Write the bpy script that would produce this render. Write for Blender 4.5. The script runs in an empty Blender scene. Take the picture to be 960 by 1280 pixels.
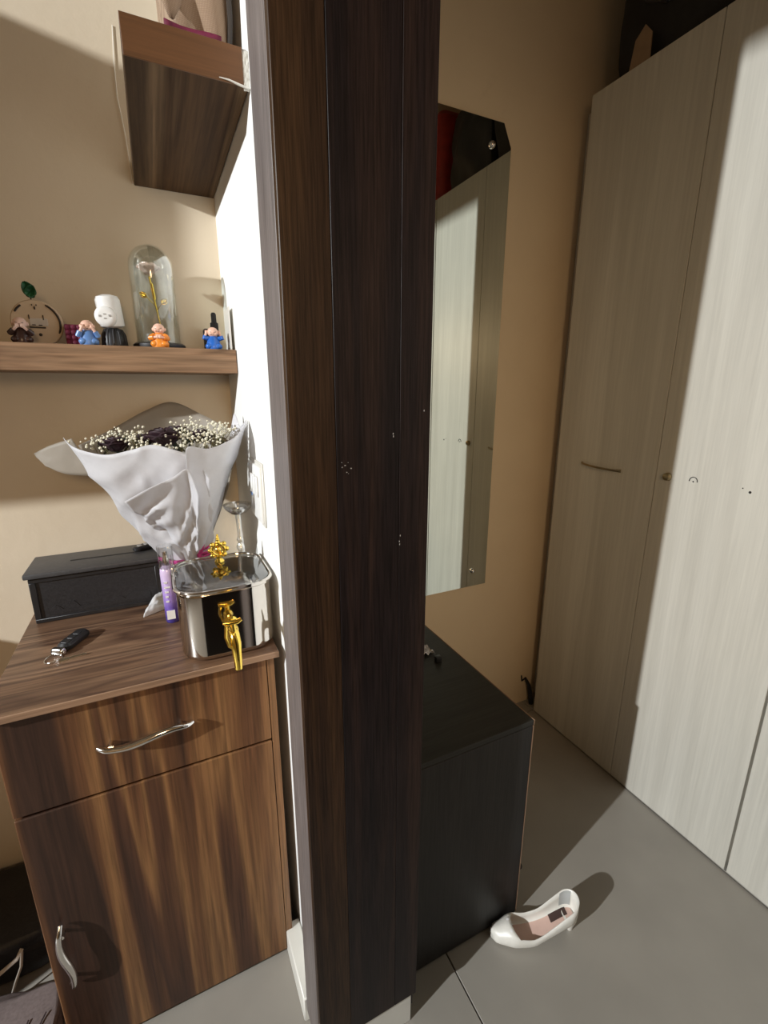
import bpy, bmesh, math, random
from mathutils import Vector, Matrix, noise

SC = bpy.context.scene
COL = SC.collection
rnd = random.Random(7)
R = math.radians

# ------------------------------------------------------------------ camera
cam_d = bpy.data.cameras.new('camera')
cam = bpy.data.objects.new('camera', cam_d)
COL.objects.link(cam)
cam_d.sensor_fit = 'VERTICAL'
cam_d.sensor_height = 36.0
cam_d.lens = 36.0 * 578.9 / 1280.0
cam_d.clip_start = 0.02
CAM_H = 1.45
yaw, pitch = R(25.8), R(-14.85)
fw = Vector((math.sin(yaw) * math.cos(pitch), math.cos(yaw) * math.cos(pitch), math.sin(pitch)))
rt = Vector((math.cos(yaw), -math.sin(yaw), 0))
up = rt.cross(fw)
cam.matrix_world = Matrix((
    (rt.x, up.x, -fw.x, 0.0),
    (rt.y, up.y, -fw.y, 0.0),
    (rt.z, up.z, -fw.z, CAM_H),
    (0, 0, 0, 1)))
SC.camera = cam

# ------------------------------------------------------------------ world, lamps, exposure
w = bpy.data.worlds.new('world')
SC.world = w
w.use_nodes = True
bg = w.node_tree.nodes['Background']
bg.inputs['Color'].default_value = (1.0, 0.60, 0.28, 1)
bg.inputs['Strength'].default_value = 0.19

lamp_d = bpy.data.lights.new('room_lamp', 'SPOT')
lamp_d.energy = 1350
lamp_d.spot_size = R(64)
lamp_d.spot_blend = 0.35
lamp_d.color = (0.95, 0.985, 1.0)
lamp_d.shadow_soft_size = 0.045
lamp = bpy.data.objects.new('room_lamp', lamp_d)
lamp.location = (-4.5, -0.50, 2.97)
lamp.rotation_euler = (Vector((0.5, 0.75, 1.05)) - Vector(lamp.location)).to_track_quat('-Z', 'Y').to_euler()
COL.objects.link(lamp)

# warm fill spot added behind the camera to brighten the nook
warm_d = bpy.data.lights.new('warm_fill', 'SPOT')
warm_d.energy = 52
warm_d.color = (1.0, 0.69, 0.40)
warm_d.spot_size = R(78)
warm_d.spot_blend = 1.0
warm_d.shadow_soft_size = 0.22
warm = bpy.data.objects.new('warm_fill', warm_d)
warm.location = (-0.2, -1.35, 1.9)
warm.rotation_euler = (Vector((0.85, 1.4, 0.7)) - Vector(warm.location)).to_track_quat('-Z', 'Y').to_euler()
COL.objects.link(warm)

vs = SC.view_settings
SC.display_settings.display_device = 'sRGB'
vs.view_transform = 'Standard'
vs.look = 'None'
vs.gamma = 1.0
vs.use_curve_mapping = False
vs.exposure = 0.0

# ------------------------------------------------------------------ helpers
def tag(o, label, cat, group=None):
    o['label'] = label
    o['category'] = cat
    if group:
        o['group'] = group
    return o

def thing(name, label, cat, loc=(0, 0, 0), group=None, rotz=0.0):
    o = bpy.data.objects.new(name, None)
    o.empty_display_size = 0.05
    o.location = loc
    o.rotation_euler = (0, 0, rotz)
    COL.objects.link(o)
    return tag(o, label, cat, group)

def obj(name, bm, mat, parent=None, smooth=40, world=True, solid=0.0, sub=0, label=None):
    """World-coordinate geometry -> one mesh object (shifted into the parent's frame)."""
    bmesh.ops.recalc_face_normals(bm, faces=bm.faces)
    if parent is not None and world:
        o_ = Vector((0, 0, 0))
        p = parent
        while p is not None:
            o_ += p.location
            p = p.parent
        for v in bm.verts:
            v.co -= o_
    if smooth:
        for f in bm.faces:
            f.smooth = True
        a = R(smooth)
        for e in bm.edges:
            if len(e.link_faces) == 2 and e.calc_face_angle(0) > a:
                e.smooth = False
    me = bpy.data.meshes.new(name)
    bm.to_mesh(me)
    bm.free()
    o = bpy.data.objects.new(name, me)
    COL.objects.link(o)
    if isinstance(mat, (list, tuple)):
        for m in mat:
            me.materials.append(m)
    else:
        me.materials.append(mat)
    if parent is not None:
        o.parent = parent
    if solid:
        md = o.modifiers.new('solid', 'SOLIDIFY')
        md.thickness = solid
        md.offset = 0
    if sub:
        md = o.modifiers.new('sub', 'SUBSURF')
        md.levels = sub
        md.render_levels = sub
    if label:
        o['label'] = label
    return o

def struct(name, bm, mat, parent=None, **k):
    o = obj(name, bm, mat, parent, **k)
    if parent is None:
        o['kind'] = 'structure'
    return o

def BM():
    return bmesh.new()

def box(bm, x0, x1, y0, y1, z0, z1, bev=0.0, seg=1):
    vs_ = [bm.verts.new((x, y, z)) for z in (z0, z1) for y in (y0, y1) for x in (x0, x1)]
    fs = [(0, 1, 3, 2), (4, 6, 7, 5), (0, 4, 5, 1), (2, 3, 7, 6), (0, 2, 6, 4), (1, 5, 7, 3)]
    faces = [bm.faces.new([vs_[i] for i in f]) for f in fs]
    if bev:
        es = list({e for f in faces for e in f.edges})
        bmesh.ops.bevel(bm, geom=es, offset=bev, segments=seg, affect='EDGES', profile=0.5)
    return bm

def B(*a, **k):
    return box(BM(), *a, **k)

def frames(pts):
    pts = [Vector(p) for p in pts]
    out = []
    n = None
    for i, p in enumerate(pts):
        t = (pts[min(i + 1, len(pts) - 1)] - pts[max(i - 1, 0)]).normalized()
        if n is None:
            n = t.orthogonal().normalized()
        else:
            n = (n - t * n.dot(t))
            n = n.normalized() if n.length > 1e-6 else t.orthogonal().normalized()
        out.append((p, n, t.cross(n)))
    return out

def tube(bm, pts, r, n=8, cap=True, flat=1.0):
    fr = frames(pts)
    rings = []
    for i, (p, a, b) in enumerate(fr):
        rr = r[i] if isinstance(r, (list, tuple)) else r
        rings.append([bm.verts.new(p + a * (rr * math.cos(2 * math.pi * k / n)) + b * (flat * rr * math.sin(2 * math.pi * k / n))) for k in range(n)])
    for i in range(len(rings) - 1):
        for k in range(n):
            bm.faces.new((rings[i][k], rings[i][(k + 1) % n], rings[i + 1][(k + 1) % n], rings[i + 1][k]))
    if cap:
        bm.faces.new(rings[0][::-1])
        bm.faces.new(rings[-1])
    return bm

def lathe(bm, prof, c=(0, 0, 0), n=32, cap=True, M=None):
    c = Vector(c)
    rings = []
    for r_, z in prof:
        ring = []
        for k in range(n):
            v = Vector((r_ * math.cos(2 * math.pi * k / n), r_ * math.sin(2 * math.pi * k / n), z))
            if M is not None:
                v = M @ v
            ring.append(bm.verts.new(v + c))
        rings.append(ring)
    for i in range(len(rings) - 1):
        for k in range(n):
            bm.faces.new((rings[i][k], rings[i][(k + 1) % n], rings[i + 1][(k + 1) % n], rings[i + 1][k]))
    if cap:
        bm.faces.new(rings[0][::-1])
        bm.faces.new(rings[-1])
    return bm

def blob(bm, c, r, seg=16, rings=10, rot=None, shape=None):
    if not isinstance(r, (list, tuple)):
        r = (r, r, r)
    M = Matrix.Translation(Vector(c))
    if rot is not None:
        M = M @ rot.to_4x4()
    M = M @ Matrix.Diagonal((r[0], r[1], r[2], 1))
    g = bmesh.ops.create_uvsphere(bm, u_segments=seg, v_segments=rings, radius=1.0)
    for v in g['verts']:
        if shape:
            v.co = shape(v.co)
        v.co = M @ v.co
    return bm

def grid(bm, fn, nu, nv, close_u=False):
    vv = [[bm.verts.new(fn(i / nu, j / nv)) for j in range(nv + 1)] for i in range(nu if close_u else nu + 1)]
    m = len(vv)
    for i in range(nu):
        for j in range(nv):
            bm.faces.new((vv[i][j], vv[(i + 1) % m][j], vv[(i + 1) % m][j + 1], vv[i][j + 1]))
    return vv

def rrect(x0, x1, y0, y1, r, n=6):
    out = []
    for cx, cy, a0 in ((x1 - r, y1 - r, 0), (x0 + r, y1 - r, 90), (x0 + r, y0 + r, 180), (x1 - r, y0 + r, 270)):
        for k in range(n + 1):
            a = R(a0 + 90 * k / n)
            out.append((cx + r * math.cos(a), cy + r * math.sin(a)))
    return out

def loft(bm, loops, cap0=True, cap1=True):
    rings = [[bm.verts.new(p) for p in L] for L in loops]
    n = len(rings[0])
    for i in range(len(rings) - 1):
        for k in range(n):
            bm.faces.new((rings[i][k], rings[i][(k + 1) % n], rings[i + 1][(k + 1) % n], rings[i + 1][k]))
    if cap0:
        bm.faces.new(rings[0][::-1])
    if cap1:
        bm.faces.new(rings[-1])
    return bm

def rr_solid(bm, x0, x1, y0, y1, r, prof, n=6):
    """rounded-rectangle extrusion; prof = [(inset, z)...]"""
    loops = []
    for ins, z in prof:
        loops.append([(x, y, z) for x, y in rrect(x0 + ins, x1 - ins, y0 + ins, y1 - ins, max(r - ins, 0.0005), n)])
    return loft(bm, loops)

# ------------------------------------------------------------------ materials
def new_mat(name):
    m = bpy.data.materials.new(name)
    m.use_nodes = True
    nt = m.node_tree
    return m, nt, nt.nodes, nt.links, nt.nodes['Principled BSDF']

def coords(N, L, scale=(1, 1, 1), rot=(0, 0, 0), loc=(0, 0, 0)):
    tc = N.new('ShaderNodeTexCoord')
    mp = N.new('ShaderNodeMapping')
    mp.inputs['Scale'].default_value = scale
    mp.inputs['Rotation'].default_value = rot
    mp.inputs['Location'].default_value = loc
    L.new(tc.outputs['Object'], mp.inputs['Vector'])
    return mp.outputs['Vector']

def noise_n(N, L, vec, scale=5, detail=3, rough=0.5, dist=0.0):
    n = N.new('ShaderNodeTexNoise')
    n.inputs['Scale'].default_value = scale
    n.inputs['Detail'].default_value = detail
    n.inputs['Roughness'].default_value = rough
    n.inputs['Distortion'].default_value = dist
    L.new(vec, n.inputs['Vector'])
    return n.outputs['Fac']

def ramp(N, L, fac, stops, interp='LINEAR'):
    r = N.new('ShaderNodeValToRGB')
    r.color_ramp.interpolation = interp
    el = r.color_ramp.elements
    while len(el) < len(stops):
        el.new(0.5)
    for e, (p, c) in zip(el, stops):
        e.position = p
        e.color = (*c, 1)
    L.new(fac, r.inputs['Fac'])
    return r.outputs['Color']

def mixc(N, L, fac, a, b, mode='MIX'):
    m = N.new('ShaderNodeMix')
    m.data_type = 'RGBA'
    m.blend_type = mode
    if isinstance(fac, (int, float)):
        m.inputs['Factor'].default_value = fac
    else:
        L.new(fac, m.inputs['Factor'])
    for s, v in ((6, a), (7, b)):
        if isinstance(v, tuple):
            m.inputs[s].default_value = (*v, 1)
        else:
            L.new(v, m.inputs[s])
    return m.outputs[2]

def bump(N, L, P, h, strength=0.2, dist=0.002):
    b = N.new('ShaderNodeBump')
    b.inputs['Strength'].default_value = strength
    b.inputs['Distance'].default_value = dist
    L.new(h, b.inputs['Height'])
    L.new(b.outputs['Normal'], P.inputs['Normal'])

def plain(name, col, rough=0.5, metal=0.0, var=0.08, vscale=30, bmp=0.0, spec=None, coat=0.0):
    m, nt, N, L, P = new_mat(name)
    v = coords(N, L)
    f = noise_n(N, L, v, vscale, 4)
    c = ramp(N, L, f, [(0.3, tuple(x * (1 - var) for x in col)), (0.7, tuple(min(1, x * (1 + var)) for x in col))])
    L.new(c, P.inputs['Base Color'])
    P.inputs['Roughness'].default_value = rough
    P.inputs['Metallic'].default_value = metal
    if spec is not None:
        P.inputs['Specular IOR Level'].default_value = spec
    if coat:
        P.inputs['Coat Weight'].default_value = coat
    if bmp:
        bump(N, L, P, f, bmp, 0.001)
    return m

def wood(name, axis, stops, band=8.0, along=0.5, fine=90.0, finew=0.25, rough=0.4, bmp=0.15, loc=(0, 0, 0), dist=0.6, spec=0.4, interp='LINEAR'):
    m, nt, N, L, P = new_mat(name)
    sc = [1, 1, 1]
    sc[axis] = along / band
    v = coords(N, L, tuple(sc), loc=loc)
    f = noise_n(N, L, v, band, 3, 0.55, dist)
    c = ramp(N, L, f, stops, interp)
    sc2 = [1, 1, 1]
    sc2[axis] = 0.03
    v2 = coords(N, L, tuple(sc2), loc=loc)
    g = noise_n(N, L, v2, fine, 4, 0.6, 0.2)
    gc = ramp(N, L, g, [(0.35, (1 - finew,) * 3), (0.65, (1 + finew,) * 3)])
    col = mixc(N, L, 1.0, c, gc, 'MULTIPLY')
    L.new(col, P.inputs['Base Color'])
    P.inputs['Roughness'].default_value = rough
    P.inputs['Specular IOR Level'].default_value = spec
    if bmp:
        bump(N, L, P, g, bmp, 0.0008)
    return m

def thin_glass(name, tint=(0.96, 0.98, 0.97), refl=0.06, rough=0.0, edge=0.75):
    m, nt, N, L, P = new_mat(name)
    N.remove(P)
    out = N['Material Output']
    tr = N.new('ShaderNodeBsdfTransparent')
    tr.inputs['Color'].default_value = (*tint, 1)
    gl = N.new('ShaderNodeBsdfGlossy')
    gl.inputs['Roughness'].default_value = rough
    gl.inputs['Color'].default_value = (1, 1, 1, 1)
    lw = N.new('ShaderNodeLayerWeight')
    lw.inputs['Blend'].default_value = 0.25
    mr = N.new('ShaderNodeMapRange')
    mr.inputs['To Min'].default_value = refl
    mr.inputs['To Max'].default_value = edge
    v = coords(N, L)
    f = noise_n(N, L, v, 25, 2)
    mm = N.new('ShaderNodeMath')
    mm.operation = 'MULTIPLY_ADD'
    mm.inputs[1].default_value = 0.03
    L.new(f, mm.inputs[0])
    L.new(mr.outputs[0], mm.inputs[2])
    L.new(lw.outputs['Facing'], mr.inputs['Value'])
    mx = N.new('ShaderNodeMixShader')
    L.new(mm.outputs[0], mx.inputs['Fac'])
    L.new(tr.outputs[0], mx.inputs[1])
    L.new(gl.outputs[0], mx.inputs[2])
    L.new(mx.outputs[0], out.inputs['Surface'])
    return m

def paper_mat(name, col, trans=0.35, bmps=0.25):
    m, nt, N, L, P = new_mat(name)
    out = N['Material Output']
    v = coords(N, L)
    f = noise_n(N, L, v, 45, 4, 0.6)
    c = ramp(N, L, f, [(0.3, tuple(x * 0.94 for x in col)), (0.7, col)])
    L.new(c, P.inputs['Base Color'])
    P.inputs['Roughness'].default_value = 0.55
    bump(N, L, P, f, bmps, 0.002)
    t = N.new('ShaderNodeBsdfTranslucent')
    L.new(c, t.inputs['Color'])
    mx = N.new('ShaderNodeMixShader')
    mx.inputs['Fac'].default_value = trans
    L.new(P.outputs[0], mx.inputs[1])
    L.new(t.outputs[0], mx.inputs[2])
    L.new(mx.outputs[0], out.inputs['Surface'])
    return m

def wall_mat(name, base, light, stain, bstr=0.25):
    m, nt, N, L, P = new_mat(name)
    v = coords(N, L)
    f = noise_n(N, L, v, 1.6, 5, 0.6, 0.3)
    c = ramp(N, L, f, [(0.35, base), (0.65, light)])
    f2 = noise_n(N, L, v, 6.0, 6, 0.7, 0.8)
    k = ramp(N, L, f2, [(0.62, (0, 0, 0)), (0.78, (0.5, 0.5, 0.5))])
    c2 = mixc(N, L, k, c, stain)
    L.new(c2, P.inputs['Base Color'])
    P.inputs['Roughness'].default_value = 0.7
    P.inputs['Specular IOR Level'].default_value = 0.25
    f3 = noise_n(N, L, v, 22, 5, 0.6)
    bump(N, L, P, f3, bstr, 0.004)
    return m

M = {}
M['wall'] = wall_mat('cream_wall_paint', (0.70, 0.60, 0.455), (0.75, 0.65, 0.505), (0.66, 0.55, 0.41))
M['nook'] = wall_mat('nook_wall_paint', (0.74, 0.60, 0.42), (0.79, 0.65, 0.46), (0.68, 0.54, 0.37), 0.15)
M['white_wall'] = wall_mat('white_partition_paint', (0.86, 0.86, 0.83), (0.90, 0.90, 0.88), (0.80, 0.79, 0.75), 0.1)
M['ceiling'] = wall_mat('ceiling_paint', (0.50, 0.42, 0.32), (0.54, 0.46, 0.35), (0.48, 0.40, 0.30), 0.1)
M['skirting'] = plain('skirting_tile', (0.70, 0.68, 0.62), 0.35, var=0.06, vscale=9)
M['tile'] = plain('grey_floor_tile', (0.315, 0.290, 0.252), 0.38, var=0.07, vscale=5, bmp=0.04)
M['grout'] = plain('dark_grout', (0.10, 0.085, 0.07), 0.9, var=0.2)

WAL = [(0.34, (0.030, 0.0145, 0.010)), (0.42, (0.050, 0.023, 0.013)), (0.45, (0.215, 0.098, 0.038)), (0.485, (0.145, 0.064, 0.027)),
       (0.51, (0.043, 0.020, 0.013)), (0.55, (0.085, 0.037, 0.019)), (0.575, (0.235, 0.118, 0.047)), (0.61, (0.13, 0.058, 0.025)), (0.66, (0.040, 0.019, 0.012))]
M['walnut_v'] = wood('walnut_laminate_upright', 2, WAL, band=4.6, along=0.2, fine=150, finew=0.3, rough=0.40, bmp=0.08, loc=(0.9, 0.35, 0.2), dist=0.25)
WAT = [(0.34, (0.060, 0.032, 0.022)), (0.44, (0.19, 0.108, 0.064)), (0.49, (0.085, 0.046, 0.030)), (0.54, (0.25, 0.15, 0.09)), (0.59, (0.10, 0.056, 0.036)), (0.66, (0.26, 0.16, 0.10))]
M['walnut_x'] = wood('walnut_laminate_top', 0, WAT, band=10, along=0.9, fine=150, finew=0.2, rough=0.35, bmp=0.06, loc=(0.1, 0.33, 0))
M['walnut_edge'] = wood('walnut_edge_band', 0, [(0.3, (0.26, 0.16, 0.10)), (0.7, (0.36, 0.23, 0.15))], band=6, along=0.4, fine=200, finew=0.2, rough=0.45)
WUN = [(0.36, (0.034, 0.018, 0.009)), (0.46, (0.085, 0.046, 0.022)), (0.52, (0.055, 0.029, 0.014)), (0.57, (0.16, 0.10, 0.055)), (0.63, (0.06, 0.036, 0.02))]
M['shelf_under'] = wood('shelf_laminate', 1, WUN, band=7, along=0.15, fine=190, finew=0.2, rough=0.7, spec=0.12, dist=0.2, loc=(0.3, 0, 0))
M['shelf_orange'] = wood('shelf_front_band', 0, [(0.35, (0.105, 0.045, 0.016)), (0.65, (0.15, 0.066, 0.025))], band=5, along=0.4, fine=120, finew=0.15, rough=0.5)
M['shelf_lower'] = wood('worn_shelf_board', 0, [(0.36, (0.13, 0.072, 0.038)), (0.46, (0.25, 0.145, 0.08)), (0.54, (0.29, 0.175, 0.10)), (0.64, (0.19, 0.11, 0.06))], band=26, along=2.6, fine=140, finew=0.22, rough=0.55, bmp=0.3)
M['tan_strip'] = wood('tan_side_strip', 1, [(0.3, (0.36, 0.25, 0.16)), (0.7, (0.44, 0.32, 0.21))], band=8, rough=0.6)
DK = [(0.3, (0.008, 0.006, 0.007)), (0.5, (0.014, 0.009, 0.009)), (0.7, (0.026, 0.015, 0.012))]
M['dark_a'] = wood('dark_board_brown', 2, [(0.36, (0.010, 0.007, 0.006)), (0.5, (0.024, 0.013, 0.008)), (0.62, (0.045, 0.024, 0.012))], band=16, along=0.35, fine=330, finew=0.42, rough=0.42, bmp=0.35, loc=(0.01, 0, 0.2), spec=0.22)
M['dark_b'] = wood('dark_board_plum', 2, DK, band=13, along=0.6, fine=330, finew=0.42, rough=0.42, bmp=0.35, dist=1.6, spec=0.22)
M['dark_c'] = wood('dark_board_black', 2, DK, band=15, along=0.5, fine=330, finew=0.42, rough=0.42, bmp=0.35, loc=(3, 1, 2), spec=0.22)
M['dark_side'] = wood('plum_side_laminate', 2, [(0.3, (0.125, 0.105, 0.10)), (0.5, (0.165, 0.142, 0.135)), (0.7, (0.13, 0.105, 0.096))], band=12, along=0.5, fine=260, finew=0.3, rough=0.45, bmp=0.1)
M['black_wood'] = wood('black_laminate', 2, [(0.3, (0.012, 0.011, 0.011)), (0.7, (0.022, 0.020, 0.019))], band=14, along=0.4, fine=260, finew=0.35, rough=0.5, bmp=0.15)
M['black_top'] = wood('black_laminate_top', 0, [(0.3, (0.014, 0.014, 0.0125)), (0.7, (0.022, 0.022, 0.019))], band=10, along=0.8, fine=200, finew=0.25, rough=0.5, bmp=0.1)
M['edge_brown'] = plain('brown_edge_band', (0.24, 0.15, 0.095), 0.5)
ASH = [(0.38, (0.52, 0.495, 0.43)), (0.46, (0.60, 0.575, 0.505)), (0.54, (0.545, 0.52, 0.455)), (0.62, (0.63, 0.605, 0.535))]
M['ash'] = wood('pale_ash_laminate', 2, ASH, band=6, along=0.2, fine=170, finew=0.045, rough=0.38, bmp=0.12, dist=0.5)
M['ash_edge'] = plain('pale_edge_band', (0.50, 0.44, 0.36), 0.5)
M['gap'] = plain('dark_gap', (0.02, 0.017, 0.014), 0.9)
M['chrome'] = plain('chrome', (0.80, 0.79, 0.77), 0.14, 1.0, 0.02)
M['steel'] = plain('polished_steel', (0.66, 0.62, 0.57), 0.09, 1.0, 0.04, vscale=14, bmp=0.02)
M['gold'] = plain('bright_gold', (0.95, 0.68, 0.13), 0.16, 1.0, 0.05)
M['brass'] = plain('aged_brass', (0.36, 0.29, 0.17), 0.35, 1.0, 0.15)
M['black_plastic'] = plain('black_plastic', (0.018, 0.018, 0.02), 0.38, var=0.2)
M['black_matte'] = plain('black_matte', (0.015, 0.014, 0.014), 0.75, var=0.3)
M['black_leather'] = plain('black_leatherette', (0.020, 0.020, 0.023), 0.5, var=0.3, vscale=220, bmp=0.5)
M['lid_black'] = plain('black_box_lid', (0.055, 0.055, 0.058), 0.45, var=0.15, vscale=120, bmp=0.2)
M['white_plastic'] = plain('white_plastic', (0.82, 0.82, 0.80), 0.35, var=0.03)
M['blue_mark'] = plain('blue_mark', (0.20, 0.32, 0.62), 0.5)
M['grey_mark'] = plain('grey_mark', (0.35, 0.34, 0.33), 0.6)
M['glass'] = thin_glass('clear_glass')
M['lid_glass'] = thin_glass('lid_glass', (0.92, 0.95, 0.95), 0.14, 0.03, 0.5)
M['crystal'] = thin_glass('crystal', (0.93, 0.94, 0.94), 0.25, 0.03, 0.95)
M['paper'] = paper_mat('white_tissue_paper', (0.80, 0.80, 0.83))
M['paper_shaded'] = paper_mat('sheer_shaded_paper', (0.50, 0.45, 0.38), 0.45)  # sheer wrap sheets, their shadow mixed into the darker colour
M['tissue'] = paper_mat('tissue', (0.80, 0.80, 0.81), 0.2)
M['rose'] = plain('dark_rose', (0.028, 0.010, 0.016), 0.6, var=0.4, vscale=60)
M['leaf_dark'] = plain('dark_leaf', (0.022, 0.030, 0.018), 0.6, var=0.3)
M['gyp'] = plain('cream_blossom', (0.78, 0.75, 0.60), 0.7, var=0.12, vscale=60)
M['gyp_stem'] = plain('olive_stem', (0.22, 0.20, 0.09), 0.7)
M['magenta'] = plain('magenta_ribbon', (0.55, 0.06, 0.26), 0.4, var=0.3, vscale=60)
M['skin'] = plain('figurine_skin', (0.80, 0.50, 0.38), 0.4, var=0.04)
M['skin_pale'] = plain('figurine_skin_pale', (0.74, 0.52, 0.44), 0.4, var=0.04)
M['robe_brown'] = plain('brown_glaze', (0.045, 0.022, 0.018), 0.25, var=0.15)
M['robe_lightblue'] = plain('light_blue_glaze', (0.12, 0.24, 0.52), 0.3, var=0.1)
M['robe_orange'] = plain('orange_glaze', (0.80, 0.26, 0.03), 0.3, var=0.08)
M['robe_blue'] = plain('deep_blue_glaze', (0.025, 0.13, 0.50), 0.25, var=0.12)
M['maroon'] = plain('maroon_fabric', (0.16, 0.012, 0.045), 0.7, var=0.2, vscale=150, bmp=0.2)
M['orn_wood'] = plain('pale_ornament_wood', (0.56, 0.44, 0.31), 0.6, var=0.08, vscale=20)
M['orn_dark'] = plain('dark_burnt_line', (0.03, 0.02, 0.013), 0.6)
M['green_leaf'] = plain('green_leaf', (0.012, 0.085, 0.03), 0.45, var=0.35, vscale=60)
M['petal'] = plain('foil_petal', (0.80, 0.62, 0.55), 0.3, 0.25, 0.15, vscale=80)
M['burlap'] = None
M['red_case'] = plain('red_suitcase', (0.36, 0.022, 0.012), 0.45, var=0.2, vscale=30)
M['cardboard'] = plain('brown_cardboard', (0.30, 0.20, 0.12), 0.8, var=0.1)
M['shoe_out'] = plain('ivory_shoe_leather', (0.78, 0.75, 0.68), 0.38, var=0.04, vscale=60)
M['shoe_in'] = plain('white_shoe_lining', (0.80, 0.78, 0.77), 0.6, var=0.03)
M['insole'] = plain('pink_insole', (0.62, 0.42, 0.35), 0.65, var=0.06)
M['insole_mark'] = plain('dark_insole_patch', (0.05, 0.025, 0.02), 0.7)
M['grey_label'] = plain('grey_heel_lining', (0.42, 0.43, 0.42), 0.6)
M['fabric_grey'] = plain('grey_mauve_fabric', (0.17, 0.135, 0.13), 0.9, var=0.15, vscale=160, bmp=0.3)
M['thread'] = plain('dark_thread', (0.05, 0.03, 0.03), 0.9)
M['strap'] = plain('pale_strap', (0.55, 0.50, 0.44), 0.6)
M['wire_pale'] = plain('pale_wire', (0.85, 0.80, 0.70), 0.5)
M['foil'] = plain('silver_wrapper', (0.62, 0.62, 0.66), 0.25, 0.6, 0.3, vscale=90)

def mirror_mat():
    m, nt, N, L, P = new_mat('silvered_mirror')
    v = coords(N, L)
    f = noise_n(N, L, v, 9, 3)
    c = ramp(N, L, f, [(0.3, (0.80, 0.84, 0.78)), (0.7, (0.83, 0.87, 0.81))])
    L.new(c, P.inputs['Base Color'])
    P.inputs['Metallic'].default_value = 1.0
    P.inputs['Roughness'].default_value = 0.012
    return m
M['mirror'] = mirror_mat()

def burlap_mat():
    m, nt, N, L, P = new_mat('burlap_weave')
    tc = N.new('ShaderNodeTexCoord')
    w1 = N.new('ShaderNodeTexWave'); w1.wave_type = 'BANDS'; w1.bands_direction = 'X'
    w2 = N.new('ShaderNodeTexWave'); w2.wave_type = 'BANDS'; w2.bands_direction = 'Z'
    for q in (w1, w2):
        q.inputs['Scale'].default_value = 190
        q.inputs['Distortion'].default_value = 1.2
        L.new(tc.outputs['Object'], q.inputs['Vector'])
    mm = N.new('ShaderNodeMath'); mm.operation = 'MULTIPLY'
    L.new(w1.outputs['Fac'], mm.inputs[0]); L.new(w2.outputs['Fac'], mm.inputs[1])
    c = ramp(N, L, mm.outputs[0], [(0.05, (0.30, 0.20, 0.13)), (0.6, (0.50, 0.36, 0.25))])
    L.new(c, P.inputs['Base Color'])
    P.inputs['Roughness'].default_value = 0.9
    bump(N, L, P, mm.outputs[0], 0.5, 0.001)
    return m
M['burlap'] = burlap_mat()

def bottle_mat():
    m, nt, N, L, P = new_mat('violet_bottle_print')
    tc = N.new('ShaderNodeTexCoord')
    sp = N.new('ShaderNodeSeparateXYZ')
    L.new(tc.outputs['Object'], sp.inputs[0])
    mr = N.new('ShaderNodeMapRange')
    mr.inputs['From Min'].default_value = 0.0
    mr.inputs['From Max'].default_value = 0.15
    L.new(sp.outputs['Z'], mr.inputs['Value'])
    f = noise_n(N, L, tc.outputs['Object'], 60, 3)
    ad = N.new('ShaderNodeMath'); ad.operation = 'MULTIPLY_ADD'
    ad.inputs[1].default_value = 0.25
    L.new(f, ad.inputs[0]); L.new(mr.outputs[0], ad.inputs[2])
    c = ramp(N, L, ad.outputs[0], [(0.12, (0.045, 0.035, 0.22)), (0.35, (0.13, 0.08, 0.40)), (0.6, (0.36, 0.24, 0.62)), (0.95, (0.62, 0.50, 0.72))])
    L.new(c, P.inputs['Base Color'])
    P.inputs['Roughness'].default_value = 0.2
    P.inputs['Coat Weight'].default_value = 0.5
    return m
M['violet'] = bottle_mat()

# ------------------------------------------------------------------ room shell
XP, YB, YN, XW = 0.198, 1.415, 1.440, 1.43     # partition face, shelf wall, nook wall, wardrobe front
HC = 3.05

fl = struct('floor', B(-4.9, 2.2, -2.2, 1.55, -0.06, -0.004), M['grout'], smooth=0)
TX, TY, J = 0.9, 1.2, 0.0016
me_tile = None
ix = 0
for i in range(-6, 3):
    for j in range(-3, 2):
        x0 = 0.536 + TX * i
        y0 = 0.17 + TY * j
        x1, y1 = x0 + TX, y0 + TY
        a0, a1 = max(x0, -4.88), min(x1, 2.19)
        b0, b1 = max(y0, -2.18), min(y1, 1.54)
        if a1 - a0 < 0.05 or b1 - b0 < 0.05:
            continue
        t = obj('tile', B(a0 + J, a1 - J, b0 + J, b1 - J, -0.012, 0.0, bev=0.0012), M['tile'], fl, smooth=0)

struct('ceiling', B(-4.9, 2.2, -2.2, 1.55, HC, HC + 0.1), M['ceiling'], smooth=0)
struct('wall_back', B(-4.9, 0.285, YB, YB + 0.1, 0, HC), M['wall'], smooth=0)
struct('wall_nook', B(0.285, 2.2, YN, YN + 0.075, 0, HC), M['nook'], smooth=0)
struct('wall_partition', B(XP, 0.372, 0.757, YB, 0, HC), M['white_wall'], smooth=0)
struct('wall_right', B(2.06, 2.2, -2.2, YN, 0, HC), M['nook'], smooth=0)
struct('wall_left', B(-5.0, -4.9, -2.2, 1.5, 0, HC), M['wall'], smooth=0)
# beam added out of view to cut the lamp light at the wardrobe top
struct('shade_beam', B(-1.16, -1.0, -2.2, YB, 2.575, HC), M['ceiling'], smooth=0)

# white tile skirting round the foot of the column
bm = BM()
box(bm, 0.172, 0.386, 0.652, 0.756, 0, 0.102, bev=0.002)
box(bm, 0.158, 0.197, 0.757, 0.935, 0, 0.075, bev=0.003)
struct('baseboard_column', bm, M['skirting'])
# plaster filler under the upper shelf end is part of the shelf below

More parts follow.
